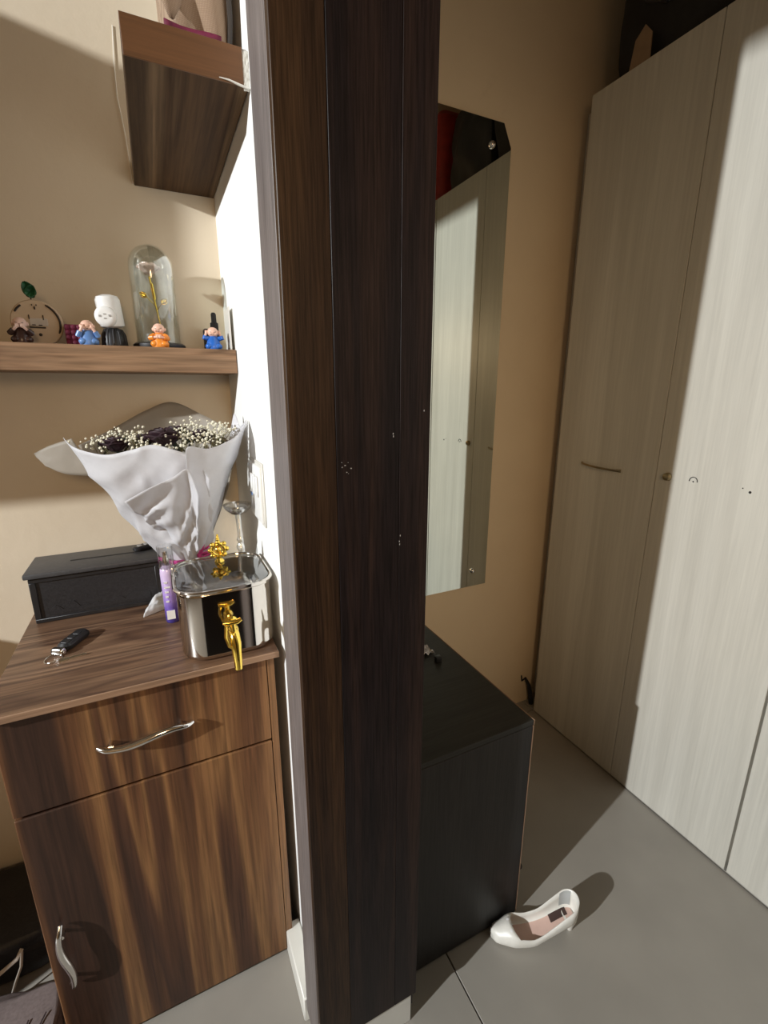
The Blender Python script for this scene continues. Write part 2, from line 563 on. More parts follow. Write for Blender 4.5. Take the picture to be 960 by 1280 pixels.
# ------------------------------------------------------------------ column cladding
col = thing('column_cladding', 'tall dark-stained wooden panel cladding the end of the white partition', 'panel', (0.28, 0.70, 0.1))
obj('board', B(0.165, 0.2335, 0.645, 0.659, 0.099, HC - 0.004, bev=0.0009), M['dark_a'], col, smooth=0, label='browner left board')
obj('board', B(0.2337, 0.3387, 0.645, 0.659, 0.099, HC - 0.004, bev=0.0009), M['dark_b'], col, smooth=0)
obj('board', B(0.3389, 0.394, 0.645, 0.659, 0.099, HC - 0.004, bev=0.0009), M['dark_c'], col, smooth=0)
obj('side_panel', B(0.165, 0.1715, 0.6595, 0.756, 0.04, HC - 0.004, bev=0.0008), M['dark_side'], col, smooth=0, label='greyish plum side strip')
obj('side_panel', B(0.388, 0.394, 0.6595, 0.756, 0.04, HC - 0.004, bev=0.0008), M['dark_c'], col, smooth=0)
sc_ = BM()
for k in range(8):
    x = 0.240 + 0.027 * rnd.random(); z = 1.325 + 0.022 * rnd.random()
    s = 0.0004 + 0.0006 * rnd.random()
    box(sc_, x, x + s * 2.2, 0.6446, 0.6452, z, z + s * 1.6)
for x, z in ((0.327, 1.382), (0.3275, 1.378), (0.3815, 1.416), (0.3395, 1.205), (0.340, 1.20), (0.341, 1.215)):
    box(sc_, x, x + 0.0012, 0.6446, 0.6452, z, z + 0.0028)
o = obj('scuff_mark', sc_, M['grey_mark'], col, smooth=0)
o['kind'] = 'stuff'

# ------------------------------------------------------------------ wardrobe
wd = thing('wardrobe', 'tall pale ash wardrobe with plain doors along the right wall', 'wardrobe', (1.75, 0.2, 0))
bm = BM()
box(bm, 1.452, 2.04, -1.30, 1.361, 0.03, 2.395)
box(bm, 1.500, 2.04, 1.3612, YN - 0.003, 0.03, 2.39)
obj('carcass', bm, M['ash_edge'], wd, smooth=0)
obj('plinth', B(1.47, 2.03, -1.29, 1.358, 0.001, 0.0295), M['gap'], wd, smooth=0)
seams = [1.364, 0.9455, 0.533, 0.12, -0.29, -0.70, -1.30]
for i in range(6):
    g0 = 0.001 if i in (0,) else 0.003
    g1 = 0.001 if i in (1,) else 0.003
    dr = obj('door', B(XW, 1.4505, seams[i + 1] + (0.001 if i == 0 else 0.0035), seams[i] - g1 if i != 2 else seams[i] - 0.0035, 0.008, 2.396, bev=0.0012), M['ash'], wd, smooth=0)
    if i == 0:
        pts = []
        for k in range(13):
            t = k / 12
            pts.append((XW - 0.024 * math.sin(math.pi * t) ** 0.6 - 0.002, 1.236 - 0.165 * t, 1.182 - 0.006 * t))
        obj('handle', tube(BM(), pts, [0.0045] + [0.0032] * 11 + [0.0045], 10, flat=1.5), M['brass'], dr)
    if i == 1:
        b_ = BM()
        MX = Matrix.Rotation(R(-90), 3, 'Y')
        lathe(b_, [(0.013, 0.0), (0.013, 0.004), (0.0105, 0.012), (0.009, 0.013)], (XW, 0.905, 1.184), 20, M=MX)
        obj('lock', b_, M['brass'], dr)
        b_ = BM()
        lathe(b_, [(0.0022, 0), (0.002, 0.002)], (XW - 0.0002, 0.826, 1.182), 8, M=MX)
        n_ = 20
        pts = [(XW - 0.0012, 0.826 + 0.0115 * math.cos(R(-10 + 200 * k / n_)), 1.184 + 0.0115 * math.sin(R(-10 + 200 * k / n_))) for k in range(n_ + 1)]
        tube(b_, pts, 0.0012, 6)
        obj('drill_mark', b_, M['gap'], dr)
        b_ = BM()
        lathe(b_, [(0.0038, 0), (0.003, 0.0018)], (XW - 0.0002, 0.674, 1.179), 8, M=MX)
        lathe(b_, [(0.0018, 0), (0.0016, 0.0012)], (XW - 0.0002, 0.693, 1.187), 8, M=MX)
        obj('screw_hole', b_, M['gap'], dr)

def soft_box(bm, x0, x1, y0, y1, z0, z1, amp=0.03, seed=0, n=8, puff=0.25):
    """lumpy, rounded sack-like solid"""
    c = Vector(((x0 + x1) / 2, (y0 + y1) / 2, (z0 + z1) / 2))
    h = Vector(((x1 - x0) / 2, (y1 - y0) / 2, (z1 - z0) / 2))
    g = bmesh.ops.create_cube(bm, size=2)
    vs0 = g['verts']
    es = list({e for v in vs0 for e in v.link_edges})
    bmesh.ops.subdivide_edges(bm, edges=es, cuts=n, use_grid_fill=True)
    for v in bm.verts:
        p = v.co.copy()
        s = p.normalized() * 1.12
        q = p.lerp(s, puff)
        nz = noise.noise(Vector((p.x * 1.7 + seed, p.y * 1.7, p.z * 1.7))) + 0.5 * noise.noise(Vector((p.x * 4 + seed, p.y * 4, p.z * 4)))
        q = q * (1 + amp * nz / max(h))
        co = Vector((c.x + q.x * h.x, c.y + q.y * h.y, c.z + q.z * h.z))
        co.z = max(co.z, z0)
        v.co = co
    return bm

# things stored on top of the wardrobe
t = thing('storage_bag', 'black fabric bag stored on the wardrobe top in the corner', 'bag', (1.75, 1.13, 2.397))
obj('body', soft_box(BM(), 1.46, 2.0, 0.90, 1.335, 2.397, 2.85, 0.02, 3), M['black_matte'], t, sub=1)
obj('handle', tube(BM(), [(1.468, 1.22, 2.62), (1.445, 1.2, 2.56), (1.44, 1.13, 2.52), (1.445, 1.05, 2.56), (1.468, 1.03, 2.62)], 0.008, 8), M['black_plastic'], t)
t = thing('cardboard_flap', 'brown cardboard piece stuck in front of the black bag on the wardrobe', 'cardboard', (1.448, 1.21, 2.397))
bm = BM()
loft(bm, [[(1.440, 1.235, 2.397), (1.440, 1.165, 2.397), (1.443, 1.17, 2.47), (1.443, 1.195, 2.50), (1.443, 1.225, 2.475)],
          [(1.443, 1.235, 2.397), (1.443, 1.165, 2.397), (1.446, 1.17, 2.47), (1.446, 1.195, 2.50), (1.446, 1.225, 2.475)]])
obj('sheet', bm, M['cardboard'], t, smooth=0)
t = thing('suitcase', 'red suitcase on the wardrobe top, seen in the mirror', 'suitcase', (1.75, 0.27, 2.397))
bm = BM()
rr_solid(bm, 1.46, 2.0, 0.02, 0.50, 0.06, [(0.012, 2.399), (0, 2.415), (0, 2.80), (0.03, 2.83)])
obj('shell', bm, M['red_case'], t)
bm = BM()
for zz in (2.50, 2.61, 2.72):
    box(bm, 1.452, 1.462, 0.10, 0.44, zz, zz + 0.02, bev=0.003)
obj('rib', bm, M['red_case'], t)
obj('handle', tube(BM(), [(1.462, 0.18, 2.665), (1.43, 0.19, 2.665), (1.43, 0.35, 2.665), (1.462, 0.36, 2.665)], 0.008, 8), M['black_plastic'], t)
t = thing('storage_bag', 'dark bundle between the red suitcase and the corner bag on the wardrobe', 'bag', (1.75, 0.71, 2.397))
obj('body', soft_box(BM(), 1.48, 2.0, 0.54, 0.885, 2.397, 2.78, 0.03, 11), M['black_leather'], t, sub=1)

# ------------------------------------------------------------------ mirror
mr_ = thing('wall_mirror', 'tall frameless mirror with clipped top corner on the beige nook wall', 'mirror', (0.86, YN - 0.003, 0.66))
def mirror_bm(ins, y0, y1):
    x0, x1, xc0, xc1, z0, zc, z1 = 0.632, 1.162, 0.666, 1.128, 0.666, 2.223, 2.288
    P_ = [(x0 + ins, z0 + ins), (x1 - ins, z0 + ins), (x1 - ins, zc - ins * .4), (xc1 - ins * .4, z1 - ins), (xc0 + ins * .4, z1 - ins), (x0 + ins, zc - ins * .4)]
    return loft(BM(), [[(x, y0, z) for x, z in P_], [(x, y1, z) for x, z in P_]])
obj('backing', mirror_bm(0.0, YN - 0.0035, YN - 0.0005), M['orn_dark'], mr_, smooth=0)
obj('glass', mirror_bm(0.0012, YN - 0.0075, YN - 0.0036), M['mirror'], mr_, smooth=0)
MY = Matrix.Rotation(R(90), 3, 'X')
for x, z in ((1.083, 2.218), (1.092, 0.734), (0.71, 2.218), (0.71, 0.734)):
    b_ = BM()
    lathe(b_, [(0.011, 0), (0.011, 0.004), (0.008, 0.009), (0.003, 0.011)], (x, YN - 0.0075, z), 16, M=MY)
    obj('screw', b_, M['chrome'], mr_)

# ------------------------------------------------------------------ black shoe bench behind the column
bn = thing('shoe_cabinet', 'low black wooden shoe cabinet behind the dark column under the mirror', 'cabinet', (0.585, 1.05, 0))
obj('body', B(0.402, 0.766, 0.752, YN - 0.008, 0.002, 0.636, bev=0.001), M['black_wood'], bn, smooth=0)
obj('door', B(0.402, 0.7655, 0.724, 0.7515, 0.010, 0.634, bev=0.0015), M['black_wood'], bn, smooth=0)
obj('top', B(0.400, 0.7665, 0.7235, YN - 0.006, 0.6365, 0.651, bev=0.0012), M['black_top'], bn, smooth=0)
bm = BM()
box(bm, 0.7666, 0.7695, 0.724, 0.7515, 0.010, 0.634, bev=0.0006)
box(bm, 0.7668, 0.7697, 0.7235, YN - 0.006, 0.6365, 0.6512, bev=0.0006)
obj('edge_band', bm, M['edge_brown'], bn, smooth=0, label='light brown edging')
b_ = BM()
lathe(b_, [(0.009, 0), (0.009, 0.008), (0.006, 0.012)], (0.7698, 0.736, 0.16), 14, M=Matrix.Rotation(R(90), 3, 'Y'))
obj('hole_cap', b_, M['gap'], bn)
tag(obj('plastic_cap', B(0.680, 0.699, 1.040, 1.058, 0.6512, 0.668, bev=0.003, seg=2), M['black_plastic']), 'tiny black cube lying on the black shoe cabinet', 'cap')
bm = BM()
def crumple(u, v):
    x = 0.655 + 0.045 * u; y = 1.085 + 0.05 * v
    return (x, y, 0.6525 + 0.022 * abs(noise.noise(Vector((u * 3.1, v * 3.3, 1.7)))) + 0.012 * abs(noise.noise(Vector((u * 8, v * 8, 4)))))
grid(bm, crumple, 10, 10)
tag(obj('wrapper', bm, M['foil'], smooth=20, solid=0.0006), 'crumpled silvery wrapper on the black shoe cabinet beside the column', 'wrapper')

# cable in the nook corner
tag(obj('cable', tube(BM(), [(1.455, 1.405, 0.003), (1.452, 1.41, 0.05), (1.445, 1.418, 0.10), (1.430, 1.428, 0.135), (1.415, 1.433, 0.122), (1.41, 1.434, 0.15)], [0.010, 0.010, 0.009, 0.006, 0.004, 0.003], 8), M['black_matte']),
    'frayed black cable stub in the corner between nook wall and wardrobe', 'cable')

# ------------------------------------------------------------------ high-heeled shoe
def make_shoe():
    t = thing('pump_shoe', 'ivory kitten-heel pump lying on the grey tiles by the black cabinet', 'shoe', (0.664, 0.700, 0.0), rotz=R(-19))
    Ln = 0.238
    def wid(s):      # half width
        if s < 0.06: return 0.005 + 0.019 * math.sqrt(s / 0.06)
        if s > 0.86: return 0.0335 * math.sqrt(max(0.0, 1 - ((s - 0.86) / 0.14) ** 2)) + 0.0004
        pts = [(0.06, 0.024), (0.26, 0.0375), (0.42, 0.0375), (0.62, 0.0335), (0.86, 0.0339)]
        for (a, p), (b, q) in zip(pts, pts[1:]):
            if s <= b:
                k = (s - a) / (b - a); k = k * k * (3 - 2 * k)
                return p + (q - p) * k
        return 0.018
    def zb(s):       # underside of the sole
        if s < 0.35: return 0.002 + 0.004 * max(0, 1 - s / 0.12)
        k = (s - 0.35) / 0.65; k = min(1, k)
        return 0.002 + 0.046 * (k * k * (3 - 2 * k))
    def rim(s):      # height of the topline over the sole
        pts = [(0.0, 0.014), (0.1, 0.026), (0.22, 0.038), (0.30, 0.040), (0.44, 0.034), (0.58, 0.037), (0.74, 0.050), (0.88, 0.060), (1.0, 0.064)]
        for (a, p), (b, q) in zip(pts, pts[1:]):
            if s <= b:
                k = (s - a) / (b - a)
                return p + (q - p) * k
        return 0.058
    def bend(s):
        return 0.010 * (2 * s - 1.05) ** 2 - 0.003
    bm = BM()
    nu, nv = 36, 16
    rows = []
    svals = []
    for i in range(nu + 1):
        s = math.sin(math.pi / 2 * (i / nu)) ** 0.999 if i > nu * 0.5 else (i / nu) * math.sin(math.pi / 4) * 2
        svals.append(s)
        w_, b0, h = wid(s), zb(s), rim(s)
        row = []
        for j in range(nv + 1):
            a = math.pi * j / nv            # from one topline round the bottom to the other
            cx = math.cos(a); sy = math.sin(a)
            yy = w_ * math.copysign(abs(cx) ** 0.55, cx)
            zz = b0 + h * (1 - sy ** 0.55) if True else 0
            inn = 0.10 * w_ * (1 - sy) * (1 if abs(cx) > 0.5 else 0)
            row.append(bm.verts.new((s * Ln, yy - math.copysign(inn, cx) + bend(s), zz)))
        rows.append(row)
    for i in range(nu):
        for j in range(nv):
            bm.faces.new((rows[i][j], rows[i][j + 1], rows[i + 1][j + 1], rows[i + 1][j]))
    bm.faces.new(rows[-1])          # heel back
    # vamp: closes the toe
    nt_ = 7
    nq = 8
    top = []
    for i in range(nt_ + 1):
        s = i / nu
        a, b = rows[i][0].co, rows[i][nv].co
        cross = []
        for q in range(nq + 1):
            u = q / nq
            if q == 0: cross.append(rows[i][0]); continue
            if q == nq: cross.append(rows[i][nv]); continue
            p = a.lerp(b, u)
            p.z += 0.010 * math.sin(math.pi * u)
            p.x += -0.014 * math.sin(math.pi * u) * (i / nt_)
            cross.append(bm.verts.new(p))
        top.append(cross)
    for i in range(nt_):
        for q in range(nq):
            bm.faces.new((top[i][q], top[i + 1][q], top[i + 1][q + 1], top[i][q + 1]))
    try:
        bm.faces.new(top[0])
    except Exception:
        pass
    bm.faces.ensure_lookup_table()
    obj('upper', bm, M['shoe_out'], t, smooth=70, world=False, solid=0.0022)
    bm = BM()
    def ins(u, v):
        s = 0.10 + 0.865 * u
        return (s * Ln, (wid(s) - 0.0035) * (2 * v - 1) * 0.86 + bend(s), zb(s) + 0.0052)
    grid(bm, ins, 24, 4)
    obj('insole', bm, M['insole'], t, world=False, label='dusty pink insole')
    bm = BM()
    def insp(u, v):
        s = 0.70 + 0.20 * u
        return (s * Ln, (wid(s) - 0.0045) * (0.1 + 0.75 * v) + bend(s), zb(s) + 0.0062)
    grid(bm, insp, 6, 3)
    obj('insole_patch', bm, M['insole_mark'], t, world=False, label='dark patch on the insole')  # darker brown patch over one side of the insole
    bm = BM()
    def lin(u, v):
        s = 0.84 + 0.12 * u
        return (s * Ln, (wid(s) - 0.0045) * (1 - 0.1 * (1 - v)) + bend(s), zb(s) + 0.012 + (rim(s) - 0.016) * v)
    grid(bm, lin, 5, 4)
    obj('heel_lining', bm, M['grey_label'], t, world=False, label='grey lining patch inside the heel')
    bm = BM()
    loops = []
    for k in range(6):
        u = k / 5
        hw = 0.016 * (1 - u) ** 1.3 + 0.0065
        x0 = Ln * (0.845 + 0.07 * u ** 0.6); x1 = Ln * (0.985 - 0.01 * u)
        z = (zb(0.93) + 0.002) * (1 - u)
        loops.append([(x, y + bend(0.92), z) for x, y in rrect(x0, x1, -hw, hw, min(hw, (x1 - x0) / 2) * 0.9, 4)])
    loft(bm, loops)
    obj('heel', bm, M['shoe_out'], t, world=False)
    bm = BM()
    lathe(bm, [(0.004, 0), (0.0045, 0.0015), (0.003, 0.003)], (0.215 * Ln, bend(.2), zb(.2) + rim(.2) + 0.0095), 12)
    for sg in (-1, 1):
        blob(bm, (0.205 * Ln, sg * 0.010 + bend(.2), zb(.2) + rim(.2) + 0.010), (0.006, 0.009, 0.0025), 12, 8)
    obj('bow', bm, M['shoe_in'], t, world=False)
    return t
make_shoe()

# ------------------------------------------------------------------ walnut cabinet
CX0, CX1, CYF, CT = -0.322, 0.160, 0.915, 0.903
cb = thing('wooden_cabinet', 'striped walnut cabinet with one drawer and one door against the cream wall', 'cabinet', (-0.08, 1.16, 0))
bm = BM()
box(bm, CX0 + 0.003, CX0 + 0.019, CYF + 0.02, YB - 0.006, 0.004, 0.8885)
box(bm, CX1 - 0.0015, CX1 + 0.014, CYF + 0.001, YB - 0.006, 0.004, 0.8885)
box(bm, CX0 + 0.019, CX1 - 0.012, YB - 0.014, YB - 0.006, 0.004, 0.8885)
box(bm, CX0 + 0.019, CX1 - 0.012, CYF + 0.03, YB - 0.014, 0.004, 0.02)
obj('body', bm, M['walnut_v'], cb, smooth=0)
obj('top', B(CX0 - 0.010, 0.183, CYF - 0.012, YB - 0.006, 0.8887, CT, bev=0.0015), M['walnut_x'], cb, smooth=0)
obj('edge_strip', B(CX0 - 0.010, 0.183, CYF - 0.0155, CYF - 0.0121, 0.889, CT - 0.0004, bev=0.0008), M['walnut_edge'], cb, smooth=0, label='paler front edging of the top')
dw = obj('drawer', B(CX0, CX1 - 0.003, CYF, CYF + 0.018, 0.6765, 0.8865, bev=0.002), M['walnut_v'], cb, smooth=0)
dr = obj('door', B(CX0, CX1 - 0.003, CYF, CYF + 0.018, 0.014, 0.671, bev=0.002), M['walnut_v'], cb, smooth=0)
def bow_handle(a, b, out, r=0.0052, wave=0.006):
    a = Vector(a); b = Vector(b); out = Vector(out)
    perp = (b - a).normalized().cross(out.normalized())
    pts, rr = [], []
    for k in range(25):
        u = k / 24
        e = min(u, 1 - u)
        lift = min(1, e / 0.10)
        lift = math.sin(lift * math.pi / 2)
        p = a.lerp(b, u) + out * (0.4 + 0.6 * lift) + out * 0.25 * math.sin(math.pi * u) + perp * wave * math.sin(math.pi * 2 * u)
        pts.append(p)
        rr.append(r * (0.75 + 0.45 * math.sin(math.pi * u)))
    bm = BM()
    tube(bm, pts, rr, 12, flat=0.8)
    for s in (0.13, 0.87):
        p = a.lerp(b, s)
        tube(bm, [p - out * 0.03, p + out * 0.98], r * 0.75, 10)
    return bm
obj('handle', bow_handle((-0.171, CYF, 0.784), (-0.002, CYF, 0.784), (0, -0.017, 0), r=0.0066), M['chrome'], dw)
obj('handle', bow_handle((-0.289, CYF, 0.400), (-0.289, CYF, 0.228), (0, -0.017, 0), r=0.0066), M['chrome'], dr)

# ------------------------------------------------------------------ lower shelf
ls = thing('wall_shelf', 'long brown wooden shelf of small figurines on the cream wall', 'shelf', (-0.2, 1.33, 1.488))
obj('board', B(-0.85, XP - 0.002, 1.248, YB - 0.001, 1.488, 1.5445, bev=0.0015), M['shelf_lower'], ls, smooth=0)
obj('edge_band', B(-0.85, XP - 0.002, 1.245, 1.2478, 1.4885, 1.544, bev=0.0008), M['shelf_lower'], ls, smooth=0)
LZ = 1.5447

# ------------------------------------------------------------------ upper shelf
us = thing('corner_shelf', 'deep brown wooden corner shelf high up beside the partition, holding a burlap bag', 'shelf', (0.1, 1.15, 1.922))
U0, U1, UF, UZ0, UZ1 = 0.016, 0.1885, 0.909, 1.922, 1.9755
obj('board', B(U0, XP - 0.0015, UF + 0.0035, YB - 0.002, UZ0 + 0.002, UZ1, bev=0.001), M['shelf_under'], us, smooth=0)
obj('front_edge', B(U0, U1 - 0.0005, UF, UF + 0.0028, UZ0 + 0.001, UZ1 - 0.0002, bev=0.0006), M['shelf_orange'], us, smooth=0)
bm = BM()
def filler(u, v):
    x = U1 - 0.0004 + (XP - U1 + 0.0002) * u
    z = UZ0 - 0.003 + (UZ1 - UZ0) * v
    return (x, UF + 0.0025 - 0.0022 * noise.noise(Vector((u * 3, v * 9, 2))) , z)
grid(bm, filler, 5, 14)
obj('plaster_filler', bm, M['skirting'], us, solid=0.003, label='white plaster between shelf and partition')
bm = BM()
tube(bm, [(0.150, UF - 0.0008, UZ0 + 0.0045), (0.165, UF - 0.0014, UZ0 + 0.004), (0.182, UF - 0.001, UZ0 + 0.001), (0.196, UF - 0.001, UZ0 - 0.001)], [0.0007, 0.0013, 0.0018, 0.0016], 8)
obj('plaster_drip', bm, M['skirting'], us, label='white plaster smear along the bottom edge')

# burlap bag
bgt = thing('burlap_bag', 'burlap bag with maroon trim standing on the high corner shelf', 'bag', (0.12, 1.05, UZ1))
obj('body', soft_box(BM(), 0.088, 0.184, 0.945, 1.22, UZ1 + 0.0008, 2.28, 0.012, 5, puff=0.16), M['burlap'], bgt, sub=1)
bm = BM()
def trim(u, v):
    return (0.078 + 0.082 * u, 0.930 + 0.004 * math.sin(u * 5) - 0.004 * v, UZ1 + 0.001 + 0.012 * v + 0.004 * (1 - u))
grid(bm, trim, 10, 2)
obj('trim', bm, M['maroon'], bgt, solid=0.004, label='maroon bottom trim')
bm = BM()
def flap(u, v):
    x = 0.050 + 0.062 * u
    y = 0.962 - 0.02 * math.sin(math.pi * u) - 0.008 * v
    z = 2.20 - (0.205 - 0.13 * abs(u - 0.65) ** 1.0) * v
    return (x, y, max(z, UZ1 + 0.004))
grid(bm, flap, 10, 12)
obj('flap', bm, M['burlap'], bgt, solid=0.004)
bm = BM()
tube(bm, [(0.176, 0.955, UZ1 + 0.003), (0.181, 0.950, 2.03), (0.180, 0.946, 2.07), (0.184, 0.95, 2.14), (0.18, 0.96, 2.22)], 0.0045, 8)
obj('cord', bm, M['orn_dark'], bgt)

tag(obj('thin_wire', tube(BM(), [(0.010, 1.4135, 2.235), (0.004, 1.4125, 2.165), (0.002, 1.4125, 2.10), (0.009, 1.4125, 2.03), (0.0115, 1.4125, 1.97), (0.0125, 1.4125, 1.925)], 0.0011, 6), M['wire_pale']),
    'thin pale wire running down the wall beside the high corner shelf', 'wire')

# ------------------------------------------------------------------ light switch on the partition
sw = thing('light_switch', 'white switch plate on the white partition above the steel dispenser', 'switch', (XP, 1.08, 1.22))
obj('plate', B(XP - 0.010, XP - 0.0005, 1.02, 1.145, 1.155, 1.285, bev=0.004, seg=2), M['white_plastic'], sw)
obj('plate_rim', B(XP - 0.004, XP - 0.0003, 1.012, 1.153, 1.147, 1.293, bev=0.0015), M['skirting'], sw)
for yy in (1.032, 1.062, 1.092):
    obj('rocker', B(XP - 0.0145, XP - 0.0103, yy, yy + 0.024, 1.215, 1.262, bev=0.002), M['white_plastic'], sw)
bm = BM()
tube(bm, [(XP - 0.0108, 1.115 + 0.010 * math.cos(2 * math.pi * k / 16), 1.225 + 0.02 * math.sin(2 * math.pi * k / 16)) for k in range(17)], 0.0016, 6)
obj('indicator', bm, M['blue_mark'], sw, label='bluish ring mark')

# ------------------------------------------------------------------ black box on the cabinet
bx = thing('storage_box', 'long black leatherette box with lid on the cabinet against the wall', 'box', (-0.175, 1.335, CT + 0.0004))
X0, X1, Y0, Y1 = -0.318, -0.030, 1.270, YB - 0.008
obj('body', B(X0 + 0.004, X1 - 0.004, Y0 + 0.004, Y1 - 0.003, CT + 0.0005, 1.018, bev=0.002), M['black_leather'], bx)
obj('lid', B(X0 - 0.004, X1 + 0.004, Y0 - 0.005, Y1, 1.0185, 1.031, bev=0.003, seg=2), M['lid_black'], bx)
bm = BM()
xa, xb, za, zb_ = X0 + 0.004, X1 - 0.004, CT + 0.001, 1.017
for a in ((xa, xb, za, za + 0.010), (xa, xb, zb_ - 0.010, zb_), (xa, xa + 0.013, za + 0.010, zb_ - 0.010), (xb - 0.013, xb, za + 0.010, zb_ - 0.010)):
    box(bm, a[0], a[1], Y0 + 0.0005, Y0 + 0.0039, a[2], a[3], bev=0.001)
obj('front_frame', bm, M['black_plastic'], bx)
bm = BM()
lo, hi = [], []
for k in range(60):     # embossed hills on the front
    u = k / 59
    x = xa + 0.03 + (xb - xa - 0.06) * u
    h = 0.006 + 0.030 * abs(noise.noise(Vector((u * 6.3, 0.3, 0)))) + 0.006 * abs(noise.noise(Vector((u * 23, 4, 0))))
    lo.append((x, za + 0.016)); hi.append((x, za + 0.018 + h))
P_ = lo + hi[::-1]
for k in range(59):
    loft(bm, [[(x, Y0 + yy, z) for x, z in (lo[k], lo[k + 1], hi[k + 1], hi[k])] for yy in (0.0041, 0.0030)])
obj('embossed_relief', bm, M['black_leather'], bx)
bm = BM()
box(bm, -0.235, -0.075, 1.333, 1.339, 1.0308, 1.0318)
obj('slot', bm, M['gap'], bx, smooth=0)

# black key pouch on the lid
kp = thing('key_fob', 'small black key fob lying on the lid of the black box', 'key', (-0.062, 1.355, 1.0315), rotz=R(28))
bm = BM()
rr_solid(bm, -0.036, 0.036, -0.015, 0.015, 0.0145, [(0.004, 0.0), (0, 0.004), (0, 0.009), (0.004, 0.013)], 6)
obj('body', bm, M['black_plastic'], kp, world=False)
bm = BM()
for k in range(3):
    rr_solid(bm, -0.024 + 0.018 * k, -0.012 + 0.018 * k, -0.007, 0.007, 0.003, [(0, 0.0128), (0.001, 0.0142)], 3)
obj('button', bm, M['grey_mark'], kp, world=False)

# ------------------------------------------------------------------ car key
ck = thing('car_key', 'black car key with chrome end and metal key blade on the cabinet top', 'key', (-0.224, 1.125, CT + 0.0005), rotz=R(62))
bm = BM()
rr_solid(bm, -0.030, 0.048, -0.0165, 0.0165, 0.0155, [(0.004, 0.0004), (0, 0.004), (0, 0.011), (0.005, 0.0165)], 7)
obj('fob', bm, M['black_plastic'], ck, world=False)
bm = BM()
rr_solid(bm, -0.047, -0.0305, -0.015, 0.015, 0.007, [(0.003, 0.0006), (0, 0.004), (0, 0.010), (0.003, 0.0145)], 5)
obj('chrome_end', bm, M['chrome'], ck, world=False, label='chrome end of the key')
bm = BM()
for k in range(3):
    rr_solid(bm, -0.022 + 0.019 * k, -0.008 + 0.019 * k, -0.008, 0.008, 0.003, [(0, 0.0162), (0.001, 0.0176)], 3)
obj('button', bm, M['black_leather'], ck, world=False)
bm = BM()
tube(bm, [(-0.060 + 0.016 * math.cos(2 * math.pi * k / 24), -0.004 + 0.016 * math.sin(2 * math.pi * k / 24), 0.0022 + 0.002 * math.sin(4 * math.pi * k / 24)) for k in range(25)], 0.0011, 8)
obj('ring', bm, M['chrome'], ck, world=False)
bm = BM()
a, b = Vector((-0.066, -0.020, 0.002)), Vector((-0.036, -0.058, 0.002))
tube(bm, [a, a.lerp(b, .35)], [0.0055, 0.0045], 10, flat=0.35)
tube(bm, [a.lerp(b, .33), b], [0.0034, 0.0028], 8, flat=0.6)
for k in range(4):
    p = a.lerp(b, 0.5 + 0.13 * k)
    blob(bm, p + Vector((0.0012, 0.0016, 0)), 0.0014, 8, 6)
obj('blade', bm, M['chrome'], ck, world=False)

# ------------------------------------------------------------------ tissue
bm = BM()
def tis(u, v):
    x = -0.083 + 0.055 * u + 0.016 * v
    y = 1.195 + 0.030 * u + 0.06 * v
    n_ = noise.noise(Vector((u * 4, v * 4, 7)))
    z = CT + 0.0015 + 0.028 * math.sin(math.pi * min(1, u * 0.9 + 0.1)) * (0.35 + 0.65 * v) + 0.009 * abs(n_)
    if v == 0: z = CT + 0.0015
    return (x, y, z)
grid(bm, tis, 14, 12)
tag(obj('tissue', bm, M['tissue'], smooth=60, solid=0.0008), 'crumpled white tissue on the cabinet between black box and violet bottle', 'tissue')

# ------------------------------------------------------------------ violet mist bottle
bt = thing('spray_bottle', 'slim violet mist bottle with clear cap beside the steel dispenser', 'bottle', (-0.0165, 1.150, CT + 0.0005))
z0 = CT + 0.0005
lb = BM()
lathe(lb, [(0.015, z0), (0.0165, z0 + 0.003), (0.0168, z0 + 0.125), (0.0155, z0 + 0.137), (0.008, z0 + 0.145)], (-0.0165, 1.150, 0), 24)
obj('body', lb, M['violet'], bt)
lb = BM()
lathe(lb, [(0.0075, z0 + 0.1452), (0.0075, z0 + 0.160), (0.0055, z0 + 0.164), (0.0055, z0 + 0.178)], (-0.0165, 1.150, 0), 18)
obj('nozzle', lb, M['chrome'], bt)
lb = BM()
lathe(lb, [(0.0170, z0 + 0.139), (0.0172, z0 + 0.189), (0.0165, z0 + 0.193)], (-0.0165, 1.150, 0), 24)
obj('cap', lb, M['crystal'], bt)
lb = BM()
box(lb, -0.0345 + 0.006, -0.0345 + 0.024, 1.150 - 0.0180, 1.150 - 0.0155, z0 + 0.012, z0 + 0.034)
for k in range(5):
    zz = z0 + 0.056 + 0.012 * k
    box(lb, -0.027, -0.027 + 0.006 + 0.008 * rnd.random(), 1.150 - 0.0174, 1.150 - 0.0155, zz, zz + 0.004)
o = obj('label_print', lb, M['white_plastic'], bt, label='white print on the bottle'); o['kind'] = 'stuff'

